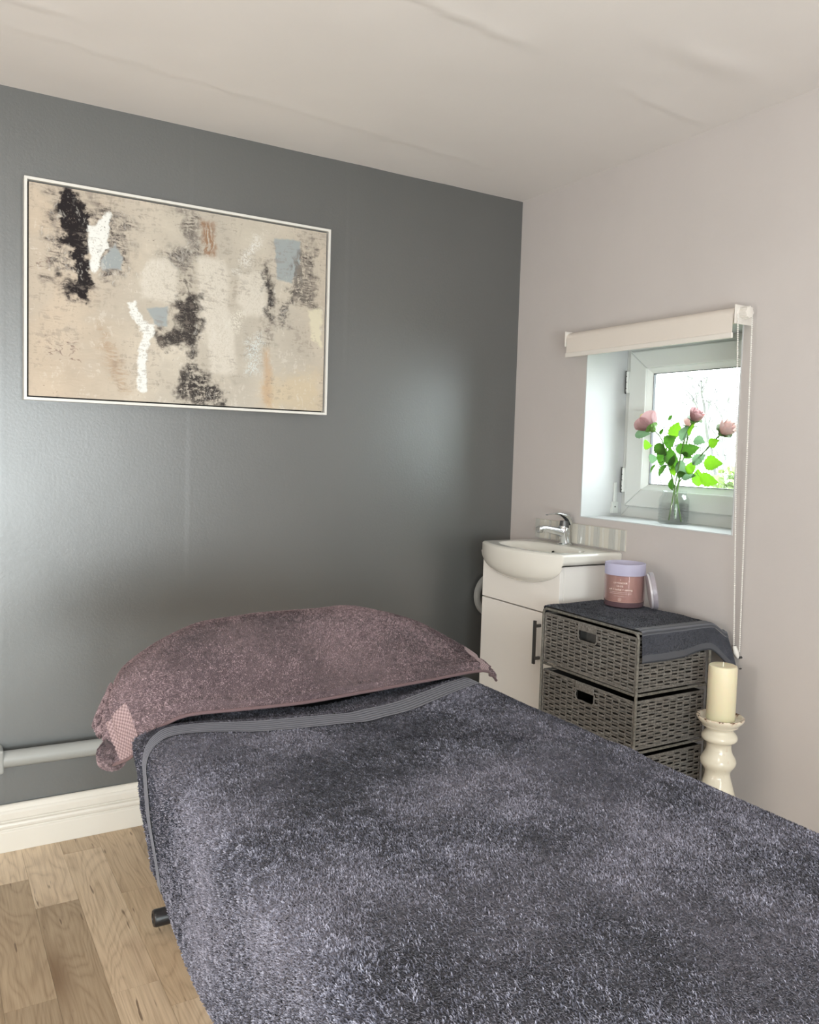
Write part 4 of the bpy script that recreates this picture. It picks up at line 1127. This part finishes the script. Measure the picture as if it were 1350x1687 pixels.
# hand towel over the drawers --------------------------------------------
def hand_towel():
    nu, nv_ = 90, 170
    u = np.linspace(0, 1, nu)[:, None]; s = np.linspace(0, 1, nv_)[None, :]
    # s runs from the hanging part on the vanity side over the top to the hanging part at the right
    Ltop = DY1-DY0+.010; LA, LB = .055, .082
    tot = LA+Ltop+LB; d = s*tot
    yA = DY1+.006; yB = DY0-.006
    y = np.where(d < LA, yA, np.where(d < LA+Ltop, yA-(d-LA), yB))
    z = np.where(d < LA, TOP+.008-(LA-d), np.where(d < LA+Ltop, TOP+.008, TOP+.008-(d-LA-Ltop)))
    x = DX0+.004+(DX1+.060-DX0-.004)*u
    X = np.broadcast_to(x, (nu, nv_)).copy(); Yg = np.broadcast_to(y, (nu, nv_)).copy(); Z = np.broadcast_to(z, (nu, nv_)).copy()
    # soften the corners
    for _ in range(7):
        Yg[:, 1:-1] = (Yg[:, :-2]+Yg[:, 1:-1]*2+Yg[:, 2:])/4; Z[:, 1:-1] = (Z[:, :-2]+Z[:, 1:-1]*2+Z[:, 2:])/4
    Z += .004*(fbm(X*14, Yg*14, 3, 33)-.4)*sstep(0, .1, s)*(1-sstep(.9, 1, s))
    over = sstep(.78, 1., u)               # the part that runs on past the back edge sags and flares
    Z -= .028*over**1.5
    hang = sstep(LA+Ltop-.01, tot, d)
    Yg = Yg-hang*(.006+.012*np.sin(u*7)*.5+.020*over)
    Z = Z+hang*(.010*sstep(.45, .75, u)*(1-over)-.030*over)
    X = X+hang*(.012*over)
    Z -= np.where(u < .06, (.06-u)*.03, 0)
    return np.stack([X, Yg, Z], -1), d, tot, LA, Ltop
Ph, dh, tot, LA, Ltop = hand_towel()
ht = empty('hand_towel', (-.2, -.86, TOP), 'dark charcoal hand towel laid over the top of the woven drawers', 'towel')
Nh = grid_normals(Ph)
if Nh[45, 80, 2] < 0: Nh = -Nh
dd = np.broadcast_to(dh, Ph.shape[:2])
b1a, b1b = LA+Ltop-.030, LA+Ltop+.014
b2a = tot-.020
bands = ((dd > b1a) & (dd < b1b)) | (dd > b2a)
ribs = np.abs(np.sin(PI*3.5*np.clip((dd-b1a)/(b1b-b1a), 0, 1)))*((dd > b1a) & (dd < b1b))
Ph2 = Ph+Nh*(ribs*.0018)[..., None]
bt_ = .3+.2*fbm(Ph[..., 0]*150, Ph[..., 1]*150, 2, 35)
kb = (bands[:-1, :-1] & bands[1:, :-1] & bands[:-1, 1:] & bands[1:, 1:])
np_mesh('terry_cloth', Ph, gquads(90, 170, keep=~kb), m=M['navy_terry'], parent=ht, attrs={'tint': bt_})
np_mesh('woven_band', Ph2, gquads(90, 170, keep=kb), m=M['navy_band'], parent=ht, attrs={'tint': np.where(dd > b2a, .45, ribs**1.5)}, label='flat ribbed bands near the hanging end')
tufts('terry_pile', Ph, Nh, M['navy_terry'], ht, 30000, .0026, .0014, np.where(bands, 0, 1.), seed=12)
hp = [tuple(Ph[i, -1]) for i in range(0, 90)]; MB().tube(hp, .0022, 6).build('hem', M['navy_band'], ht, smooth=True)

# ------------------------------------------------------------------ jar candle and lid
JX, JY, JZ, JR, JH = -.158, -.776, TOP+.0115, .0605, .131
jc = empty('jar_candle', (JX, JY, JZ), 'large scented candle in a pink and lavender glass jar with printed lettering', 'candle')
J0 = (JX, JY, JZ)
MB().lathe([(0, 0), (JR-.006, 0), (JR-.002, .003), (JR-.001, .010), (JR-.001, .017), (0, .017)], J0, 48).build('jar_base', M['mauve_base'], jc, smooth=True, label='dark mauve thick glass base')
MB().lathe([(0, .0172), (JR-.004, .0172), (JR-.004, .094), (JR-.006, .096), (0, .0955)], J0, 48).build('wax', M['wax_pink'], jc, smooth=True, label='rose brown wax fill')
MB().lathe([(JR-.001, .0172), (JR, .02), (JR, .0965), (JR-.0030, .0965), (JR-.0030, .0185)], J0, 64).build('jar_wall', M['frost_clear'], jc, smooth=True)
MB().lathe([(JR-.0030, .0968), (JR, .0968), (JR, JH-.001), (JR-.001, JH), (JR-.0022, JH), (JR-.0030, JH-.001), (JR-.0030, .0968)], J0, 64).build('jar_neck', M['frost'], jc, smooth=True, label='pale lavender frosted upper glass')
MB().tube([(JX, JY, JZ+.095), (JX, JY, JZ+.112)], .0014, 6).build('wick', M['wick'], jc)
def jar_text(txt, z, size, ang0, sp=1.0, name='lettering'):
    cu = bpy.data.curves.new('txt', 'FONT'); cu.body = txt; cu.size = size; cu.align_x = 'CENTER'; cu.space_character = sp; cu.resolution_u = 2
    cu.offset = size*.012
    to = bpy.data.objects.new('txt', cu); COL.objects.link(to)
    dg = bpy.context.evaluated_depsgraph_get(); me = to.evaluated_get(dg).to_mesh()
    vs = [v.co.copy() for v in me.vertices]; fs = [tuple(p.vertices) for p in me.polygons]
    to.evaluated_get(dg).to_mesh_clear(); bpy.data.objects.remove(to); 
    R2 = JR+.0004
    return [(JX+R2*math.cos(ang0+v.x/R2), JY+R2*math.sin(ang0+v.x/R2), JZ+z+v.y) for v in vs], fs
camdir = math.atan2(-2.5844-JY, -1.997-JX)
A0 = camdir-.20
mb = MB()
for txt, z, size, sp, da in (('LAVENDER', .0735, .0072, 1.25, 0), ('SAGE', .0640, .0072, 1.25, -.02), ('soft + herbal + calming', .0535, .0078, 1.0, .0)):
    v_, f_ = jar_text(txt, z, size, A0+da, sp); mb.add(v_, f_)
# the two lines of small print and the short one are only rows of tiny strokes in the photograph
def strokes(z, a, b, h, seed):
    r = random.Random(seed); x = a
    while x < b:
        w = r.uniform(.0006, .0012)
        if r.random() > .16:
            R2 = JR+.0004; hh = h*r.uniform(.7, 1)
            q = [(x, 0), (x+w*.55, 0), (x+w*.55, hh), (x, hh)]
            mb.add([(JX+R2*math.cos(A0+p/R2), JY+R2*math.sin(A0+p/R2), JZ+z+k) for p, k in q], [(0, 1, 2, 3)])
        x += w+.0004
strokes(.0470, -.033, .033, .0022, 1); strokes(.0425, -.034, .035, .0022, 2); strokes(.0355, -.018, .018, .0018, 3)
for k in range(24):
    a, b = 2*PI*k/24, 2*PI*(k+1)/24; R2 = JR+.0004
    q = [(.0048*math.cos(a), .0048*math.sin(a)), (.0048*math.cos(b), .0048*math.sin(b)), (.0041*math.cos(b), .0041*math.sin(b)), (.0041*math.cos(a), .0041*math.sin(a))]
    mb.add([(JX+R2*math.cos(A0+p/R2), JY+R2*math.sin(A0+p/R2), JZ+.0265+k2) for p, k2 in q], [(0, 1, 2, 3)])
for q in ([(-.003, .0272), (-.002, .0272), (0, .0252), (0, .0238)], [(.003, .0272), (.002, .0272), (0, .0252), (0, .0238)], [(-.0006, .0272), (.0006, .0272), (.0003, .029), (-.0003, .029)]):
    R2 = JR+.0004
    mb.add([(JX+R2*math.cos(A0+p/R2), JY+R2*math.sin(A0+p/R2), JZ+k2) for p, k2 in q], [(0, 1, 2, 3)])
for q in ([(-.0005, .083), (.0005, .083), (.001, .088), (.0, .0865)],):
    mb.add([(JX+R2*math.cos(A0+p/R2), JY+R2*math.sin(A0+p/R2), JZ+k2) for p, k2 in q], [(0, 1, 2, 3)])
mb.build('lettering', M['print'], jc, label='cream printed lettering')
# lid: a thick disc standing on edge and leaning on the jar
LX, LY = -.122, -.866
ld = empty('jar_lid', (LX, LY, JZ), 'grey candle lid standing on edge, leaning towards the jar candle', 'candle lid')
LR = .055
tilt = .17
hv_ = Vector((-.673, .740, 0))*math.cos(.14)-Vector((.740, .673, 0))*math.sin(.14); hv_.normalize()
zaxis = (hv_*math.cos(tilt)+Vector((0, 0, -1))*math.sin(tilt)).normalized()
upv = (Vector((0, 0, 1))-zaxis*zaxis.z).normalized(); xa = upv.cross(zaxis)
R3 = Matrix((xa, upv, zaxis)).transposed().to_4x4()
cpos = Vector((LX, LY, JZ+.002))+upv*LR
mtx = Matrix.Translation(cpos) @ R3
MB().lathe([(0, -.009), (LR-.0015, -.009), (LR, -.0075), (LR, .0035), (0, .0035)], (0, 0, 0), 48, mtx).build('lid_body', M['lid'], ld, smooth=True)
MB().lathe([(0, .0036), (LR-.003, .0036), (LR-.003, .0095), (LR-.005, .0105), (0, .0105)], (0, 0, 0), 48, mtx).build('lid_inner', M['lid_face'], ld, smooth=True, label='pale inner face')

# ------------------------------------------------------------------ candlestick and pillar candle
KX, KY = -.163, -1.150
cs = empty('candlestick', (KX, KY, 0), 'turned cream ceramic candlestick with a worn dish rim standing by the wall', 'candlestick')
prof = [(.066, 0), (.068, .012), (.060, .030), (.046, .050), (.038, .075), (.040, .10), (.054, .125), (.057, .14), (.050, .158), (.036, .175), (.034, .19), (.040, .215), (.054, .245), (.054, .268), (.049, .290),
        (.040, .322), (.0325, .346), (.032, .357), (.037, .366), (.0445, .376), (.0468, .386), (.044, .396), (.036, .407), (.0320, .420), (.0315, .430), (.0350, .438), (.0445, .443), (.0470, .450), (.0450, .458), (.037, .466),
        (.0345, .470), (.0350, .474), (.044, .480), (.048, .482), (.0485, .486), (.054, .491), (.0605, .499), (.0615, .506), (.0590, .508), (.0500, .503), (.046, .4985), (.0, .4975)]
def smooth_prof(p, n=3):
    out = [p[0]]
    for a, b in zip(p[:-1], p[1:]):
        for k in range(1, n+1): out.append((a[0]+(b[0]-a[0])*k/n, a[1]+(b[1]-a[1])*k/n))
    for _ in range(3):
        out = [out[0]]+[tuple((out[i-1][q]+2*out[i][q]+out[i+1][q])/4 for q in (0, 1)) for i in range(1, len(out)-1)]+[out[-1]]
    return out
MB().lathe(smooth_prof(prof), (KX, KY, 0), 56).build('turned_body', M['holder'], cs, smooth=True)
pc2 = empty('pillar_candle', (KX, KY, .4995), 'thick cream pillar candle standing in the ceramic candlestick dish', 'candle')
MB().lathe([(0, 0), (.0355, 0), (.0368, .002), (.0368, .140), (.0355, .1445), (.0325, .146), (.020, .1435), (0, .142)], (KX, KY, .4985), 48).build('wax', M['candle'], pc2, smooth=True)
MB().tube([(KX, KY, .639), (KX+.0005, KY, .652)], .0012, 6).build('wick', M['wick'], pc2)

# ------------------------------------------------------------------ vase with roses on the sill
VX, VY, VZ = .112, -.712, WZ0+.0025
vs_ = empty('glass_vase', (VX, VY, VZ), 'small clear glass jar vase with water on the window sill', 'vase')
op = [(0, 0), (.044, 0), (.0475, .004), (.048, .02), (.048, .075), (.046, .085), (.040, .092), (.0375, .097), (.0385, .102), (.0395, .106)]
ip = [(.0375, .106), (.0365, .098), (.0385, .091), (.0435, .084), (.0455, .074), (.0455, .02), (.043, .006), (0, .005)]
MB().lathe(op+ip, (VX, VY, VZ), 48).build('glass', M['vase'], vs_, smooth=True)
MB().lathe([(0, .0056), (.0425, .0065), (.045, .02), (.045, .066), (0, .066)], (VX, VY, VZ), 40).build('water', M['water'], vs_, smooth=True)
mb = MB()
for k in range(6):
    mb.tube([(VX+.0483*math.cos(a), VY+.0483*math.sin(a), VZ+.012+.009*k) for a in np.linspace(0, 2*PI, 32, endpoint=False)], .0009, 5, closed=True)
mb.build('moulded_rings', M['vase'], vs_, smooth=True)

def petal(mb, c, ax, yaw, r, h, open_, n=7, m_=6, curl=.0):
    # a cupped petal standing on point c around axis ax
    ax = ax.normalized(); e = Vector((1, 0, 0)) if abs(ax.x) < .8 else Vector((0, 1, 0))
    e1 = ax.cross(e).normalized(); e2 = ax.cross(e1)
    k = len(mb.v)
    for i in range(m_):
        f_ = i/(m_-1)
        rad = r*(.25+.75*math.sin(min(f_*1.25, 1)*PI/2))*(1+open_*f_*f_)+curl*max(0, f_-.75)*r*2.2
        half = (.95*math.sin(PI*(.15+.62*f_))+.1)*1.0
        zz = h*(f_-.08*max(0, f_-.8)*5*curl)
        for j in range(n):
            g_ = (j/(n-1)*2-1); a = yaw+half*g_
            zz2 = zz-h*.16*g_*g_*f_
            q = c+ax*zz2+(e1*math.cos(a)+e2*math.sin(a))*rad
            mb.v.append(tuple(q))
    for i in range(m_-1):
        for j in range(n-1): mb.f.append((k+i*n+j, k+i*n+j+1, k+(i+1)*n+j+1, k+(i+1)*n+j))
def leaf_mesh(c, ang, L, nrm, seed=0, droop=.15):
    # toothed oval leaf, folded a little along the midrib; ang is measured in the plane facing the room
    r = random.Random(seed)
    yv = Vector((0, -1, 0)); zv = Vector((0, 0, 1)); ux = (yv*math.cos(ang)+zv*math.sin(ang)+Vector((1, 0, 0))*r.uniform(-.35, .35)).normalized()
    side = nrm.cross(ux).normalized(); nn_ = ux.cross(side).normalized()
    mb = MB(); n = 12; L *= 1.12; W2 = L*.34
    for i in range(n+1):
        f_ = i/n; w = W2*(math.sin(PI*f_**.8))**.95*(1+.07*(1 if i % 2 else -1)) if 0 < i < n else 0
        p = c+ux*(L*(f_-.5))-nn_*(droop*L*(f_-.3)**2)
        mb.v += [tuple(p-side*w+nn_*w*.25), tuple(p-side*w*.5+nn_*w*.10), tuple(p), tuple(p+side*w*.5+nn_*w*.10), tuple(p+side*w+nn_*w*.25)]
    for i in range(n):
        for j in range(4): mb.f.append((i*5+j, i*5+j+1, (i+1)*5+j+1, (i+1)*5+j))
    return mb, c-ux*L*.5
leaves = [(-0.570,1.266,0.050,5,2,1),(-0.592,1.230,0.044,-10,1,1),(-0.684,1.279,0.056,85,1,1),(-0.595,1.185,0.044,5,2,1),(-0.651,1.192,0.062,60,0,1),(-0.619,1.153,0.035,60,0,1),(-0.779,1.215,0.056,20,0,3),(-0.797,1.245,0.044,-10,2,3),(-0.867,1.239,0.041,20,1,4),(-0.854,1.176,0.063,0,1,4),(-0.846,1.125,0.062,-15,1,4),(-0.790,1.129,0.052,95,1,4),(-0.747,1.269,0.050,60,2,2),(-0.736,1.157,0.056,-30,2,3),(-0.682,1.243,0.061,25,0,1),(-0.729,1.220,0.047,10,0,2),(-0.670,1.148,0.047,45,0,1),(-0.684,1.193,0.056,100,0,2),(-0.710,1.103,0.034,90,0,2),(-0.763,1.132,0.044,10,2,4),(-0.799,1.187,0.047,40,2,4),(-0.703,1.150,0.035,95,1,2),(-0.640,1.275,0.024,80,0,1),(-0.780,1.283,0.044,85,1,2),(-0.685,1.319,0.020,50,0,1),(-0.748,1.137,0.032,15,0,3),(-0.766,1.198,0.032,-20,0,3),(-.655,1.215,.050,-35,0,1),(-.70,1.175,.050,75,0,2),(-.775,1.16,.045,60,1,4)]
roses = {1: dict(b=(-.581, 1.300), path=[(-.703, 1.0, .012), (-.708, 1.085, 0), (-.680, 1.16, 0), (-.645, 1.245, 0), (-.606, 1.283, -.003)], lab='withered mauve and yellow rose, leftmost in the vase', col='petal_yellow', r=.031, out='petal_mauve'),
         2: dict(b=(-.748, 1.300), path=[(-.735, .992, -.02), (-.712, 1.085, .01), (-.722, 1.16, .012), (-.738, 1.24, .012), (-.746, 1.285, .010)], lab='small pale pink rosebud in the middle of the vase', col='petal_pink', r=.022, out='petal_pink'),
         3: dict(b=(-.800, 1.325), path=[(-.690, .985, .0), (-.711, 1.085, -.005), (-.731, 1.185, -.008), (-.750, 1.255, -.010), (-.779, 1.305, -.012)], lab='dusky mauve rose, tallest bloom in the vase', col='petal_mauve', r=.023, out='petal_mauve'),
         4: dict(b=(-.910, 1.287), path=[(-.750, .985, -.01), (-.713, 1.085, .004), (-.745, 1.140, .006), (-.808, 1.204, .004), (-.880, 1.268, .0)], lab='light pink rose leaning right, rightmost in the vase', col='petal_pink', r=.026, out='petal_pink')}
for idx_, R in roses.items():
    pth = [Vector((VX+.004+dx, y, z)) for y, z, dx in R['path']]
    t_end = (pth[-1]-pth[-2]).normalized()
    ro = empty('rose', tuple(pth[0]), R['lab'], 'flower', 'roses in the glass vase')
    C_ = np.array([tuple(p) for p in pth]); sm = cr_up(C_, 22, 0)
    MB().tube([tuple(p) for p in sm], .0023, 7).build('stem', M['stem'], ro, smooth=True)
    c0 = pth[-1]; r_ = R['r']; hgt_ = r_*2.0
    mb = MB()
    for k in range(3): petal(mb, c0, t_end, k*2.1, r_*.45, hgt_*1.0, -.35)
    for k in range(4): petal(mb, c0, t_end, .5+k*1.57, r_*.72, hgt_*1.0, -.12)
    mb.build('bloom', M[R['col']], ro, smooth=True)
    mb = MB()
    for k in range(5): petal(mb, c0, t_end, k*1.256, r_*.95, hgt_*(.86 if idx_ != 1 else .75), .02+(.45 if idx_ == 1 else .05), curl=.15)
    mb.build('outer_petals', M[R['out'] if idx_ != 3 else 'petal_mauve'], ro, smooth=True)
    mb = MB()
    for k in range(5): petal(mb, c0-t_end*.003, t_end,   .6+k*1.256, r_*(.62 if idx_ != 1 else .42), r_*(.65 if idx_ != 1 else .4), .5, n=4, m_=5, curl=.6)
    mb.ball(tuple(c0), r_*.38, 8, 6)
    mb.build('sepals', M['stem'], ro, smooth=True)
    for q, (ly, lz, L, ang, colr, own) in enumerate(leaves):
        if own != idx_: continue
        rr_ = random.Random(q*7+1)
        c = Vector((VX+.004+rr_.uniform(-.020, .018), ly, lz)); nrm = Vector((-1, rr_.uniform(-.5, .5), rr_.uniform(-.2, .6))).normalized()
        mbl, foot = leaf_mesh(c, math.radians(ang), L, nrm, q)
        # petiole back to the nearest point of the stem
        smv = [Vector(tuple(p)) for p in sm if p[2] > 1.09]
        e0 = foot; e1_ = c*2-foot
        near0 = min(smv, key=lambda p: (p-e0).length); near1 = min(smv, key=lambda p: (p-e1_).length)
        e, near = (e0, near0) if (near0-e0).length < (near1-e1_).length else (e1_, near1)
        mbl.tube([tuple(near), tuple((near+e)/2+Vector((0, 0, -.004))), tuple(e)], .0009, 5)
        mbl.build('leaf', M['leaf%d' % colr], ro, smooth=True)

# ------------------------------------------------------------------ outside the window
MB().box(.35, 9, -7, 7, -.6, -.5).build('ground', M['lawn'], kind='structure', label='lawn outside the window')
def tree(x, y, h, seed, label):
    r = random.Random(seed); t_ = empty('bare_tree', (x, y, -.5), label, 'tree')
    mb = MB()
    def grow(p, d, L, rad, lev):
        e = p+d*L; mid = p+d*L*.5+Vector((r.uniform(-1, 1), r.uniform(-1, 1), r.uniform(-1, 1)))*L*.06
        mb.tube([tuple(p), tuple(mid), tuple(e)], [rad, rad*.85, rad*.7], 5, cap=False)
        if lev == 0: return
        for k in range(3 if lev > 1 else 4):
            nd_ = (d*.75+Vector((r.uniform(-1, 1), r.uniform(-1, 1), r.uniform(-.25, .9)))*.75).normalized()
            grow(p+d*L*r.uniform(.45, 1), nd_, L*r.uniform(.55, .8), rad*.58, lev-1)
    grow(Vector((x, y, -.5)), Vector((0, 0, 1)), h*.36, h*.02, 5)
    mb.build('branches', M['bark'], t_, smooth=True)
tree(6.6, 5.2, 3.4, 4, 'pale bare tree outside the left part of the window')
tree(4.6, 2.75, 3.2, 9, 'pale bare tree outside the right part of the window')
def shrub(x, y, z, rx, rz, n, seed, label):
    r = np.random.default_rng(seed); t_ = empty('shrub', (x, y, -.5), label, 'shrub')
    d = r.normal(size=(n, 3)); d /= np.linalg.norm(d, axis=1, keepdims=True)
    rad = r.random(n)**.4
    p = np.stack([x+d[:, 0]*rad*rx, y+d[:, 1]*rad*rx, z+d[:, 2]*rad*rz], -1)
    a = r.normal(size=(n, 3)); a /= np.linalg.norm(a, axis=1, keepdims=True); b = np.cross(a, d); b /= np.linalg.norm(b, axis=1, keepdims=True)+1e-6
    L = .055*(.6+.8*r.random(n))[:, None]
    v = np.stack([p-a*L, p+b*L*.45, p+a*L, p-b*L*.45], 1)
    np_mesh('foliage', v, (np.arange(n)[:, None]*4+np.arange(4)[None]), m=M['hedge'], parent=t_, kind='stuff')
    mb = MB(); rr2 = random.Random(seed)
    for k in range(7): mb.tube([(x, y, -.5), (x+rr2.uniform(-.5, .5)*rx, y+rr2.uniform(-.5, .5)*rx, z)], [.03, .012], 6)
    mb.build('stem', M['bark'], t_)
shrub(4.1, 1.95, .45, .55, .75, 5000, 2, 'green shrub outside the lower right of the window')
